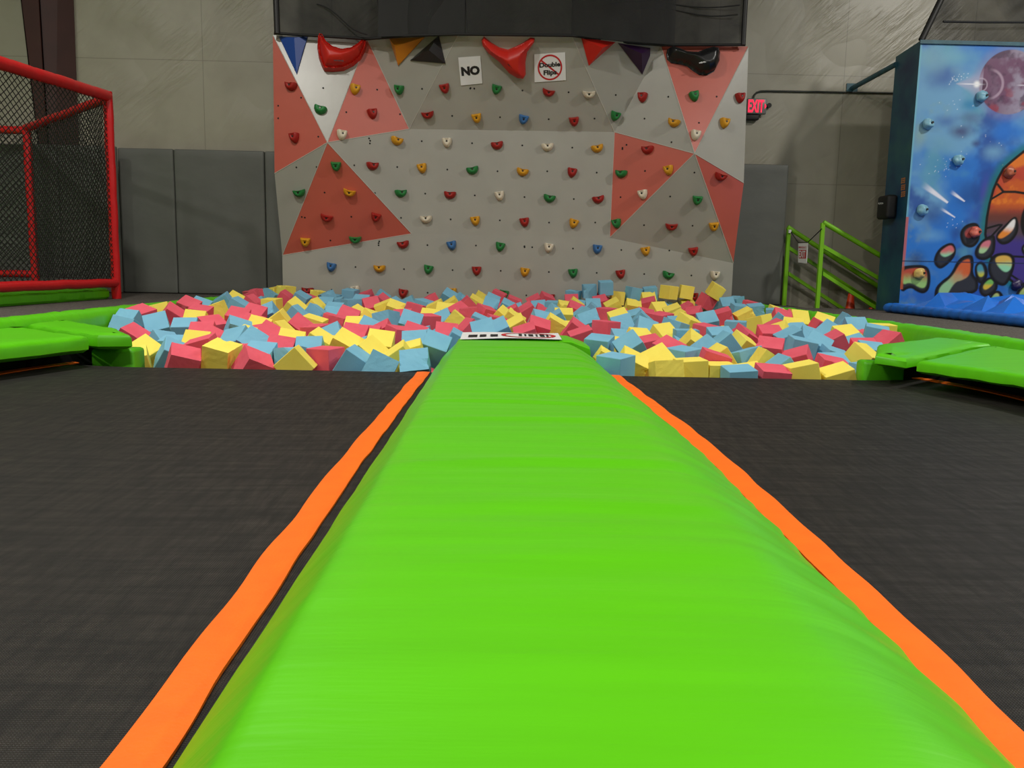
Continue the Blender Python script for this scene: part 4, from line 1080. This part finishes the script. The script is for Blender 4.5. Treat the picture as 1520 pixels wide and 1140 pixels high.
n1 = fbm(GX, GZ, 1.3, 3); n2 = fbm(GX, GZ, 2.2, 20); n3 = fbm(GX, GZ, 1.7, 40); n4 = fbm(GX, GZ, 5, 60)
def mixc(img, c, a): return img * (1 - a[..., None]) + s2l(c) * a[..., None]
def sstep(a, b, x): t = np.clip((x - a) / (b - a), 0, 1); return t * t * (3 - 2 * t)
img = mixc(img, (42, 120, 205), np.ones_like(GX))
img = mixc(img, (118, 172, 205), sstep(.45, .72, n1) * .85)
img = mixc(img, (36, 78, 158), sstep(.50, .72, n2) * .9)
img = mixc(img, (90, 160, 180), sstep(.52, .7, n3) * .7)
img = mixc(img, (140, 165, 130), sstep(.58, .75, n4) * .35 * sstep(.5, 0, (GX - XT0) / 1.2))
def blob(img, x, y, rx, ry, c, a, soft=1.0, rough=.5):
    cx, cz = wpt(x, y); d = np.sqrt(((GX - cx) * PXM / rx) ** 2 + ((GZ - cz) * PXM / ry) ** 2) + (n4 - .5) * rough
    return mixc(img, c, a * sstep(1, 1 - soft, d))
for b in ((1400, 110, 40, 30, (50, 90, 165), .8), (1420, 85, 50, 22, (110, 175, 195), .7), (1385, 90, 30, 30, (125, 175, 195), .7), (1440, 155, 22, 14, (40, 130, 180), .8), (1405, 180, 30, 16, (60, 100, 170), .7),
          (1425, 195, 26, 16, (60, 60, 110), .85), (1449, 213, 12, 9, (45, 45, 110), .8), (1440, 175, 30, 14, (80, 95, 140), .6), (1365, 200, 18, 28, (150, 175, 140), .5), (1395, 215, 30, 22, (110, 165, 190), .6), (1490, 195, 30, 30, (35, 120, 215), .8),
          (1475, 225, 30, 20, (130, 185, 215), .7), (1440, 290, 40, 30, (30, 80, 150), .8), (1385, 320, 30, 24, (40, 80, 150), .7), (1360, 385, 22, 20, (30, 55, 110), .7), (1380, 350, 30, 14, (110, 170, 215), .7),
          (1450, 320, 25, 25, (45, 80, 175), .8), (1370, 440, 60, 18, (45, 100, 190), .8), (1450, 440, 60, 20, (30, 90, 190), .8), (1462, 285, 10, 30, (85, 70, 170), .6), (1420, 345, 14, 14, (30, 60, 130), .6)):
    img = blob(img, *b)
# star specks
sr = np.random.default_rng(4)
for (x, y, s, k) in ((1419, 117, 8, 26), (1403, 246, 14, 22), (1410, 155, 18, 8), (1440, 200, 30, 8), (1425, 330, 12, 8), (1470, 240, 30, 4)):
    for q in range(k):
        cx, cz = wpt(x + sr.normal() * s, y + sr.normal() * s * .5); d = np.hypot(GX - cx, GZ - cz) * PXM
        img = mixc(img, (235, 245, 255), sstep(.6 + sr.random() * .5, .1, d) * .9)
# planet with its moon and flare
cx, cz = wpt(1499, 122); d = np.hypot(GX - cx, GZ - cz) * PXM
img = mixc(img, (140, 120, 165), sstep(60, 45, d) * .35)
pl = np.zeros_like(img); pl = mixc(pl, (112, 74, 104), np.ones_like(GX)); pl = mixc(pl, (160, 152, 172), sstep(.36, .62, fbm(GX, GZ, 6, 80)) * sstep(-40, 30, (GX - cx) * PXM)); pl = mixc(pl, (60, 36, 66), sstep(.5, .7, fbm(GX, GZ, 8, 90)) * .7)
pl = mixc(pl, (150, 60, 80), sstep(.5, .68, fbm(GX, GZ, 7, 95)) * sstep(10, -40, (GZ - cz) * PXM))
mc, mz = wpt(1468, 125); dm = np.hypot(GX - mc, GZ - mz) * PXM
pl = mixc(pl, (190, 165, 185), sstep(3.0, .5, np.abs(dm - 20)) * sstep(-4, 14, (GX - mc) * PXM) * .7)
mc, mz = wpt(1456, 126); dm = np.hypot(GX - mc, GZ - mz) * PXM
pl = mixc(pl, (70, 36, 66), sstep(9.5, 7.5, dm) * .8); pl = mixc(pl, (200, 180, 200), sstep(1.5, .4, np.abs(dm - 9)) * .6)
msk = sstep(45.5, 44, d); img = img * (1 - msk[..., None]) + pl * msk[..., None]
cx, cz = wpt(1450, 125); dx = (GX - cx) * PXM; dz = (GZ - cz) * PXM
img = mixc(img, (190, 180, 205), sstep(1, .2, np.abs(dz) / np.maximum(1, (dx + 30) * .75)) * (dx > -30) * (dx < 8) * .55)
img = mixc(img, (255, 255, 255), sstep(7, 1, np.hypot(dx, dz))); img = mixc(img, (235, 235, 245), sstep(1.2, .3, np.abs(dz)) * sstep(24, 4, np.abs(dx + 8)) * .9)
img = mixc(img, (205, 200, 215), sstep(1.2, .3, np.abs(dz)) * sstep(12, 4, np.abs(dx - 68)) * .8)
# comets
for (x0, y0, x1, y1, w) in ((1369, 273, 1407, 301, 6.5), (1411, 284, 1432, 299, 4), (1396, 309, 1418, 323, 3)):
    ax, az = wpt(x0, y0); bx, bz_ = wpt(x1, y1); L = math.hypot(bx - ax, bz_ - az); ux, uz = (bx - ax) / L, (bz_ - az) / L
    s = ((GX - ax) * ux + (GZ - az) * uz) / L; q = np.abs(-(GX - ax) * uz + (GZ - az) * ux) * PXM
    wd = w * (.95 - .65 * s); img = mixc(img, (238, 238, 248), sstep(1.0, .45, q / np.maximum(wd, .1)) * sstep(-.05, .5, s) * (s < 1) * (s > -.05))
def polyd(pts):
    """signed distance in photo pixels to a closed polygon on the board (negative inside)"""
    Q = [wpt(*p) for p in pts]; D = np.full_like(GX, 1e9); ins = np.zeros_like(GX, bool)
    for (ax, az), (bx, bz_) in zip(Q, Q[1:] + Q[:1]):
        ex, ez = bx - ax, bz_ - az; t = np.clip(((GX - ax) * ex + (GZ - az) * ez) / (ex * ex + ez * ez), 0, 1)
        D = np.minimum(D, np.hypot(GX - ax - t * ex, GZ - az - t * ez)); 
        c = ((az > GZ) != (bz_ > GZ)) & (GX < (bx - ax) * (GZ - az) / (bz_ - az + 1e-12) + ax); ins ^= c
    return np.where(ins, -D, D) * PXM
def q9(pts): return [(1320 + x / 4.07, 200 + y / 4.07) for x, y in pts]
# cracked orange rock world at the right
body = q9([(900, 70), (814, 100), (740, 160), (690, 205), (655, 270), (630, 330), (605, 420), (590, 500), (580, 600), (600, 700), (640, 800), (760, 900), (900, 900), (1100, 800), (1100, 100)])
D = polyd(body)
img = mixc(img, (20, 120, 105), sstep(16, 3, D) * .75)
inn = np.zeros_like(img); yy = (at(1490, 200, YF).z - GZ) * PXM + 200
inn = mixc(inn, (205, 92, 38), np.ones_like(GX)); inn = mixc(inn, (190, 62, 52), sstep(.4, .6, fbm(GX, GZ, 5, 120)) * .8); inn = mixc(inn, (235, 130, 40), sstep(.5, .7, fbm(GX, GZ, 7, 130)) * .8)
inn = mixc(inn, (110, 58, 48), sstep(296, 318, yy)); inn = mixc(inn, (84, 66, 74), sstep(318, 332, yy)); inn = mixc(inn, (66, 52, 130), sstep(338, 356, yy))
msk = sstep(.5, -.5, D); img = img * (1 - msk[..., None]) + inn * msk[..., None]
blk = (14, 13, 15)
img = mixc(img, blk, sstep(2.6, 1.2, np.abs(D)))
def stroke(img, pts, w):
    Q = [wpt(*p) for p in pts]; D = np.full_like(GX, 1e9)
    for (ax, az), (bx, bz_) in zip(Q, Q[1:]):
        ex, ez = bx - ax, bz_ - az; t = np.clip(((GX - ax) * ex + (GZ - az) * ez) / (ex * ex + ez * ez), 0, 1)
        D = np.minimum(D, np.hypot(GX - ax - t * ex, GZ - az - t * ez))
    return mixc(img, blk, sstep(w, w * .5, D * PXM))
img = stroke(img, q9([(655, 300), (690, 345), (760, 345), (860, 360)]), 2.4); img = stroke(img, q9([(615, 390), (690, 345)]), 2)
img = stroke(img, q9([(590, 565), (660, 545), (680, 545), (620, 610)]), 2); img = stroke(img, q9([(750, 735), (860, 740)]), 2); img = stroke(img, q9([(740, 850), (800, 890)]), 2)
cx, cz = wpt(1534, 327); img = mixc(img, blk, sstep(20, 18, np.hypot((GX - cx), (GZ - cz) * .65) * PXM))
# drifting rocks: dark hull and a lit facet fading red - orange - green
ROCKS = [
 ([(435, 580), (470, 545), (525, 535), (545, 570), (540, 640), (500, 680), (450, 665), (432, 620)], [(450, 590), (480, 560), (520, 555), (535, 590), (520, 610), (470, 630)], (150, 70, 70), (190, 80, 70)),
 ([(268, 765), (300, 690), (375, 652), (400, 690), (390, 740), (340, 790), (303, 808)], [(305, 705), (370, 660), (395, 690), (388, 715), (340, 742), (312, 730)], (215, 110, 110), (150, 215, 170)),
 ([(70, 805), (140, 795), (215, 795), (242, 830), (240, 920), (210, 955), (170, 945), (130, 915), (70, 955)], [(75, 820), (140, 805), (210, 805), (232, 840), (225, 920), (190, 930), (130, 890), (75, 910)], (190, 80, 60), (160, 205, 120)),
 ([(285, 998), (285, 925), (330, 880), (375, 850), (420, 755), (490, 732), (505, 770), (495, 845), (530, 880), (525, 950), (430, 960), (400, 975), (345, 990)], [(298, 980), (300, 920), (380, 860), (430, 770), (480, 745), (492, 770), (488, 850), (440, 880), (395, 890), (340, 985)], (215, 100, 50), (150, 200, 150)),
 ([(515, 800), (550, 765), (585, 790), (595, 850), (560, 900), (530, 880)], [(525, 795), (560, 775), (580, 850), (540, 865)], (70, 150, 170), (200, 200, 70)),
 ([(545, 910), (600, 860), (650, 880), (650, 940), (590, 980), (550, 960)], [(560, 915), (610, 865), (640, 895), (580, 945)], (120, 190, 90), (225, 190, 60)),
 ([(600, 790), (630, 730), (700, 718), (750, 735), (752, 800), (720, 880), (690, 910), (640, 890), (610, 850)], [(635, 740), (700, 725), (742, 745), (740, 810), (700, 838), (650, 790)], (225, 180, 80), (150, 220, 170)),
 ([(518, 700), (560, 640), (630, 605), (638, 650), (630, 720), (580, 755), (530, 745)], [(540, 700), (560, 650), (610, 632), (615, 660), (580, 715), (545, 718)], (215, 120, 130), (170, 210, 150)),
 ([(650, 600), (690, 560), (750, 500), (770, 510), (778, 580), (740, 640), (690, 662), (655, 640)], [(655, 610), (700, 565), (752, 505), (765, 520), (750, 580), (690, 625), (660, 628)], (240, 235, 225), (235, 140, 50)),
 ([(600, 1000), (630, 950), (670, 945), (695, 1000), (690, 1030), (600, 1030)], [(610, 995), (640, 955), (665, 960), (665, 1000)], (190, 200, 120), (120, 190, 150)),
 ([(795, 690), (830, 650), (900, 650), (900, 760), (830, 745)], [(805, 690), (835, 662), (900, 670), (860, 740)], (150, 210, 170), (200, 210, 120)),
 ([(760, 990), (790, 920), (850, 880), (900, 900), (900, 1000)], [(775, 985), (800, 930), (860, 900), (820, 990)], (190, 200, 110), (150, 190, 110)),
]
def chaikin(p, n=2):
    for _ in range(n):
        p = [q for a, b in zip(p, p[1:] + p[:1]) for q in ((a[0] * .75 + b[0] * .25, a[1] * .75 + b[1] * .25), (a[0] * .25 + b[0] * .75, a[1] * .25 + b[1] * .75))]
    return p
for hull, face, c1, c2 in ROCKS:
    hull = chaikin([(x + (x - sum(q[0] for q in hull) / len(hull)) * .08, y + (y - sum(q[1] for q in hull) / len(hull)) * .08) for x, y in hull]); face = chaikin(face)
    D = polyd(q9(hull)); img = mixc(img, blk, sstep(1.5, -.5, D)); img = mixc(img, (50, 52, 58), sstep(-2, -6, D) * .9)
    D = polyd(q9(face)); zc_ = wpt(*q9([face[0]])[0])[1]
    zmin = min(wpt(*p)[1] for p in q9(face)); zmax = max(wpt(*p)[1] for p in q9(face)); g = np.clip((zmax - GZ) / (zmax - zmin), 0, 1)
    fc = s2l(c1)[None, None] * (1 - sstep(.3, .75, g + (n4 - .5) * .5))[..., None] + s2l(c2)[None, None] * sstep(.3, .75, g + (n4 - .5) * .5)[..., None]
    msk = sstep(1.2, -1.5, D); img = img * (1 - msk[..., None]) + fc * msk[..., None]
# orange and teal drips down the left edge, board joints
el = (GX - XT0) * PXM
img = mixc(img, (200, 95, 60), sstep(5, 3.5, el + (n4 - .5) * 3) * ((yy > 320) & (yy < 425)) * .8)
img = mixc(img, (120, 190, 200), sstep(3.5, 1.5, el) * (yy < 320) * .6)
for z in (wpt(1420, 389)[1], wpt(1420, 66)[1]): img = mixc(img, (15, 40, 70), sstep(.9, .4, np.abs(GZ - z) * PXM) * .8)
verts = np.stack([GX - XT0, np.zeros_like(GX), GZ - ZC], -1).reshape(-1, 3)
faces = [(j * nx + i, j * nx + i + 1, (j + 1) * nx + i + 1, (j + 1) * nx + i) for j in range(nz - 1) for i in range(nx - 1)]
me = bpy.data.meshes.new('painted_face'); nv0 = len(verts)
vl = verts.tolist() + [(XT1 - XT0, 0, 0), (XT1 - XT0, 0, Ht - ZC), (XV - XT0, 0, 0), (XV - XT0, 0, Ht - ZC)]
me.from_pydata(vl, [], faces + [(nv0 + 2, nv0, nv0 + 1, nv0 + 3)]); me.update()
ca = me.color_attributes.new('paint', 'FLOAT_COLOR', 'POINT')
colv = np.concatenate([np.concatenate([np.clip(img, 0, 1).reshape(-1, 3), np.ones((nv0, 1))], 1), np.tile([.03, .14, .45, 1], (4, 1))])
ca.data.foreach_set('color', colv.ravel().astype(np.float32)); me.materials.append(M['mural'])
link(bpy.data.objects.new('painted_face', me), tw)
# trim along the top and labels on the side
mb = MB(); mb.box(tl((XT0 - .012, YF - .018, Ht - .035)), tl((XT1, YF - .001, Ht + .004))); mb.build('top_trim', M['strut'], tw)
def on_side(x, y):  # point on the left side of the tower seen at a photo pixel
    a = Vector((XT0, YF, 0)); b = Vector((BXx, 9.98, 0)); n = (b - a).cross(Vector((0, 0, 1))).normalized()
    if n.x > 0: n = -n
    d = ray(x, y); return EYE + d * ((a - EYE).dot(n) / d.dot(n)), n, (b - a).normalized()
for k in range(3):
    p, n, dd = on_side(1341, 268 + 10 * k); mb = MB()
    for i in range(3):
        for j in range(3):
            q = p + n * .003 + dd * (.035 * (i - 1)) + Vector((0, 0, .022 * (j - 1)))
            mb.add([q + dd * (.012 * sx) + Vector((0, 0, .008 * sz)) for sx, sz in ((-1, -1), (1, -1), (1, 1), (-1, 1))], [(0, 1, 2, 3)])
    mb.build('sticker_label', M['sticker'], tw, fixn=False)
for o in list(tw.children):
    if o.name.startswith('sticker_label'):
        for v in o.data.vertices: v.co = tl(v.co)
# device on its side
p, n, dd = on_side(1324, 308); up = Vector((0, 0, 1))
sp = thing('wall_speaker', 'black box with white lettering mounted on the tower side', 'speaker', p + n * .065, kind='thing')
mw = Matrix.Identity(4)
for i in range(3): mw[i][0] = dd[i]; mw[i][1] = n[i]; mw[i][2] = up[i]
rbox('casing', (-.15, -.062, -.135), (.13, .06, .135), .035, M['black_rubber'], sp, 4, 50, mw)
mb = MB()       # its white script is too small to read: a slanted row of strokes
mb.tube([n * .0615 + up * (.045 + .012 * math.sin(k * 1.9)) + dd * (.085 - .013 * k) for k in range(11)], .003, 5)
mb.build('lettering', M['lettering_white'], sp)
# tie bar from the tower to the wall
st = thing('tie_bar', 'blue tube bracing the mural tower to the back wall', 'brace')
a = at(1265, 131, 10.885); b = at(1329, 97, 9.99); b = Vector((BXx - .01, 9.95, b.z))
mb = MB(); mb.tube([a, b], .03, 10); mb.build('tube', M['strut'], st, 50)
mb = MB(); mb.box((a.x - .07, 10.885, a.z - .06), (a.x + .07, 10.897, a.z + .06)); mb.build('wall_plate', M['strut'], st)
# little rock-shaped holds on the mural
def rock_hold(x, y, colr_, label, r=.062):
    p = at(x, y, YF) + Vector((0, -.002, 0)); t = thing('rock_hold', label, 'climbing hold', p, 'small holds on the mural tower')
    bm = bmesh.new(); bmesh.ops.create_icosphere(bm, subdivisions=3, radius=r)
    sd = x * .37
    for v in bm.verts:
        v.co *= 1 + .28 * mnoise.noise(v.co * 22 + Vector((sd, 0, 0)))
        for hx, hz in ((.5, .15), (-.35, .05)):
            hd = (v.co.normalized() - Vector((hx, -.8, hz)).normalized()).length
            if hd < .42: v.co *= 1 - .32 * (1 - hd / .42)
        v.co.y = min(v.co.y * .85 - r * .35, 0)
    bm_obj('hold_body', bm, material('hold_paint', colr_, .4, 0, 1, (1, 1, 1), .3, 20), t, 60)
    mb = MB(); mb.tube([(.026, -.055, .006), (.026, -.078, .006)], .012, 10); mb.build('bolt', M['black_steel'], t, 40)
LB = (.22, .48, .62, 1)
rock_hold(1456, 144, LB, 'pale blue hold at the lower left rim of the painted planet')
rock_hold(1376, 184, LB, 'pale blue hold near the upper left edge of mural tower')
rock_hold(1421, 238, LB, 'pale blue hold above the painted comets')
rock_hold(1368, 312, LB, 'pale blue hold below the largest painted comet')
rock_hold(1497, 256, (.50, .12, .05, 1), 'orange hold on the painted orange rock world')
rock_hold(1446, 345, (.70, .14, .09, 1), 'red hold on the small dark painted rock')
rock_hold(1364, 406, (.80, .55, .15, 1), 'yellow hold on the painted rock at lower left of tower')
rock_hold(1430, 440, (.03, .14, .50, 1), 'deep blue hold at the foot of mural just above crash pad', .05)
rock_hold(1508, 423, (.03, .02, .09, 1), 'dark purple hold near the bottom right of mural')
# netting above the tower
d2_ = thing('netting_drape', 'sheer black netting hung above the mural tower', 'netting')
drape('net_panel', [(XT0 + .02, YF + .06, Ht + .005), (XT1, YF + .06, Ht + .005)], None, .62, M['net_cloth'], d2_, 31, .05)
for o in d2_.children:
    for v in o.data.vertices:
        if v.co.x < XT0 + 1.0: v.co.x += max(0, (v.co.z - Ht)) * .42 * (1 - (v.co.x - XT0) / 1.0)
mb = MB(); mb.tube([(XT0 + .02, YF + .03, Ht + .01), (XT0 + .30, YF + .03, Ht + .68)], .035, 8); mb.build('net_pole', M['black_steel'], d2_, 50)
mb = MB(); mb.tube([at(1400, 32, YF), at(1460, 33, YF) , at(1530, 33, YF)], .012, 8); mb.build('hem_cord', M['net_black'], d2_, 50)

# blue crash pad at the foot of the tower
cp = thing('crash_pad', 'blue inflated crash pad with crumpled vinyl top below the mural', 'crash pad')
X0, Y0, Y1 = 4.30, 5.6, 9.33
def roll_edge(a, b, r):
    n = int((b - a).length / .03); mb = MB(); rings = []
    for i in range(n + 1):
        p = a.lerp(b, i / n); s = 1 + .10 * mnoise.noise(Vector((i * .35, 1, 0))) + .05 * math.sin(i * 1.1)
        t = (b - a).normalized(); sd = t.cross(Vector((0, 0, 1)))
        rings.append([p + sd * (r * 1.25 * s * math.cos(q)) + Vector((0, 0, r * s * math.sin(q))) for q in np.linspace(0, 2 * math.pi, 15)[:-1]])
    mb.loft(rings); return mb.build('side_roll', M['blue_vinyl'], cp, 50)
zr = ZC + .052
roll_edge(Vector((X0 + .06, Y1 - .06, zr)), Vector((X0 + .06, Y0, zr)), .050)
roll_edge(Vector((X0 + .1, Y1 - .06, zr)), Vector((7.3, Y1 - .06, zr)), .050)
gr = np.random.default_rng(7); mb = MB(); nxg, nyg = 16, 20
pt = [[Vector((X0 + .12 + 2.9 * i / nxg + gr.uniform(-.05, .05) * (0 < i < nxg), Y0 + (Y1 - .12 - Y0) * j / nyg + gr.uniform(-.06, .06) * (0 < j < nyg), ZC + .07 + (gr.choice([.0, .04, .10, .17]) if 0 < i < nxg and 0 < j else .0))) for i in range(nxg + 1)] for j in range(nyg + 1)]
vs = [p for r_ in pt for p in r_]; fs = []
for j in range(nyg):
    for i in range(nxg):
        a, b, c, d = j * (nxg + 1) + i, j * (nxg + 1) + i + 1, (j + 1) * (nxg + 1) + i + 1, (j + 1) * (nxg + 1) + i
        fs += [(a, b, c), (a, c, d)] if gr.random() < .5 else [(a, b, d), (b, c, d)]
mb.add(vs, fs); mb.build('crumpled_top', M['blue_vinyl'], cp, fixn=False)

# stair railings
def railing(label, Y, post, topr, mids, xe):
    t = thing('stair_railing', label, 'railing', group='green stair railings')
    a = at(*post[0], Y); b = at(*post[1], Y)
    mb = MB(); mb.box((a.x - .022, Y - .022, ZC), (a.x + .022, Y + .022, a.z)); mb.build('post', M['green_paint'], t)
    def bar(p0, p1, r, name, rnd):
        q0 = at(*p0, Y); q1 = at(*p1, Y); q1 = q0 + (q1 - q0) * ((xe - q0.x) / (q1.x - q0.x)); mb = MB()
        if rnd:
            mb.tube([q0, q1], r, 14)
        else:
            d = Vector((0, 0, r)); e = Vector((0, r * .8, 0)); mb.loft([[q0 + d + e, q0 + d - e, q0 - d - e, q0 - d + e], [q1 + d + e, q1 + d - e, q1 - d - e, q1 - d + e]])
        mb.build(name, M['green_paint'], t, 40)
    bar(*topr, .030, 'handrail', True)
    for m_ in mids: bar(*m_, .024, 'mid_rail', False)
    # newel at the lower end
    q = xe; return t
railing('bright green stair railing nearer the camera, beside the mural tower', 10.10, ((1221.5, 331), (1218, 460)), ((1222, 330), (1306, 379)), (((1222, 366), (1304, 413)), ((1221, 406), (1300, 457))), 5.6)
railing('shaded green stair railing against the back wall', 10.70, ((1171, 337), (1167, 455)), ((1169, 337), (1302, 424)), (((1171, 368), (1300, 452)), ((1170, 406), (1255, 461))), 5.6)
def cone(x, ytop, Y, zb, label):
    tp = at(x, ytop, Y); t = thing('traffic_cone', label, 'traffic cone', (tp.x, Y, zb), 'traffic cones on the stairs'); h = tp.z - zb
    mb = MB(); n = 24
    rings = [[Vector((r * math.cos(a), r * math.sin(a), z)) for a in np.linspace(0, 2 * math.pi, n + 1)[:-1]] for r, z in ((.115, .02), (.108, .035), (.036, h - .02), (.032, h - .004), (.022, h))]
    mb.loft(rings); mb.build('cone_body', M['cone'], t, 40)
    rbox('cone_base', (-.14, -.14, 0), (.14, .14, .022), .008, M['cone'], t, 2)
cone(1263.5, 435, 10.42, ZC - .45, 'orange traffic cone on stairs between the green railings')
cone(1294, 456.5, 10.42, ZC - .60, 'orange traffic cone tip just beside the mural tower')

# hanging emergency exit sign
c4 = [(1185, 361), (1199, 360.5), (1197, 391), (1184.6, 389.5)]; Ys = 10.4
P4 = [at(x, y, Ys + .10 * (k in (0, 3)) - .1 * (k in (1, 2))) for k, (x, y) in enumerate(c4)]; c = sum(P4, Vector()) / 4
es = thing('hanging_sign', 'white hanging sign reading EMERGENCY EXIT between the railings', 'sign', c)
r = ((P4[1] - P4[0]) + (P4[2] - P4[3])).normalized(); u = (P4[0] - P4[3]).normalized(); n = r.cross(u).normalized()
if n.y > 0: n = -n
w, h = (P4[1] - P4[0]).length, (P4[0] - P4[3]).length
mb = MB(); mb.loft([[p - c for p in P4], [p - c - n * .006 for p in P4]]); mb.build('sign_board', M['white_sign'], es)
put_text('lettering', 'EMERGENCY', es, n * .004 + u * h * .29, r, u, w * .86, h * .10, M['sign_red'], .01)
mb = MB(); mb.add([n * .003 + r * (sx * w * .40) + u * (h * (-.06 + .22 * sz)) for sx, sz in ((-1, -1), (1, -1), (1, 1), (-1, 1))], [(0, 1, 2, 3)]); mb.build('red_field', M['sign_red'], es, fixn=False)
put_text('lettering', 'EXIT', es, n * .0045 - u * h * .06, r, u, w * .68, h * .36, M['white_sign'], .03)
rp = thing('sign_cord', 'thin black cord holding up the EMERGENCY EXIT sign', 'cord')
mb = MB(); mb.tube([at(1173, 343, 10.66), P4[0] + Vector((0, 0, .006)), P4[1] + Vector((0, 0, .006)), at(1220, 339.5, 10.06)], .006, 6); mb.build('cord_line', M['rope'], rp)
mb = MB(); q = at(1172.5, 343.5, 10.66); mb.tube([q + Vector((0, 0, .02)), q - Vector((0, 0, .02))], .02, 10); mb.build('knot', M['white_sign'], rp, 40)

# lit EXIT sign, conduit, junction
c = at(1123.5, 157.5, 10.80)
ex = thing('exit_sign', 'red glowing EXIT sign beside the climbing wall', 'sign', c)
rbox('housing', (-.125, .0, -.095), (.125, .06, .095), .012, M['housing'], ex, 2)
rx, uz = Vector((1, 0, 0)), Vector((0, 0, 1))
put_text('lettering', 'EXIT', ex, Vector((-.012, -.004, 0)), rx, uz, .20, .155, M['glow'], .028)
mb = MB(); mb.add([(.098, -.005, .035), (.122, -.005, 0), (.098, -.005, -.035)], [(0, 1, 2)]); mb.build('arrow', M['glow'], ex, fixn=False)
rbox('battery_box', (-.125, .01, -.165), (.04, .09, -.10), .01, M['black_rubber'], ex, 2)
cdn = thing('conduit_pipe', 'thin dark conduit running from the EXIT sign to the mural tower', 'conduit')
mb = MB(); pts = [at(1118, 147, 10.88), at(1119.5, 142, 10.88), at(1123, 137.5, 10.88), at(1129, 135.3, 10.88), at(1140, 135, 10.88), at(1230, 136.5, 10.88), at(1345, 138.5, 10.88)]
mb.tube(pts, .011, 8); mb.build('pipe', M['conduit'], cdn, 50)
kb = at(1141, 157, 10.87); mb = MB(); mb.tube([kb, kb + Vector((0, -.03, 0))], .03, 14); tag(mb.build('wall_plug', M['black_rubber'], None, 40), 'small round dark plug on the wall right of EXIT sign', 'wall plug')
kb = at(110, 104, 10.87); mb = MB(); mb.tube([kb, kb + Vector((0, -.02, 0))], .016, 12); tag(mb.build('wall_plug', M['black_rubber'], None, 40), 'tiny round dark plug on the wall beside the red steel column', 'wall plug')

#=====LIGHT=====
def lamp(x, y, z, e, size=.5, col=(1, .965, .90)):
    l = bpy.data.lights.new('high_bay', 'AREA'); l.shape = 'DISK'; l.size = size; l.energy = e; l.color = col
    o = bpy.data.objects.new('high_bay', l); o.location = (x, y, z); COL.objects.link(o)
E = 245
lamp(7.2, 5.4, 6.1, E * 1.35); lamp(-2.8, 4.5, 6.3, E * 1.0); lamp(-7.0, 3.0, 6.3, E * .6)
lamp(6.0, .6, 6.3, E * .8); lamp(-4.6, -1.8, 6.4, E * .6); lamp(.8, -1.8, 6.6, E * 1.25)
wd = bpy.data.worlds.new('world'); SC.world = wd; wd.use_nodes = True
wd.node_tree.nodes['Background'].inputs[0].default_value = (.5, .5, .48, 1); wd.node_tree.nodes['Background'].inputs[1].default_value = .0
SC.view_settings.view_transform = 'Standard'; SC.view_settings.look = 'None'; SC.view_settings.exposure = 0.0; SC.view_settings.gamma = 1
SC.cycles.max_bounces = 8; SC.cycles.transparent_max_bounces = 12
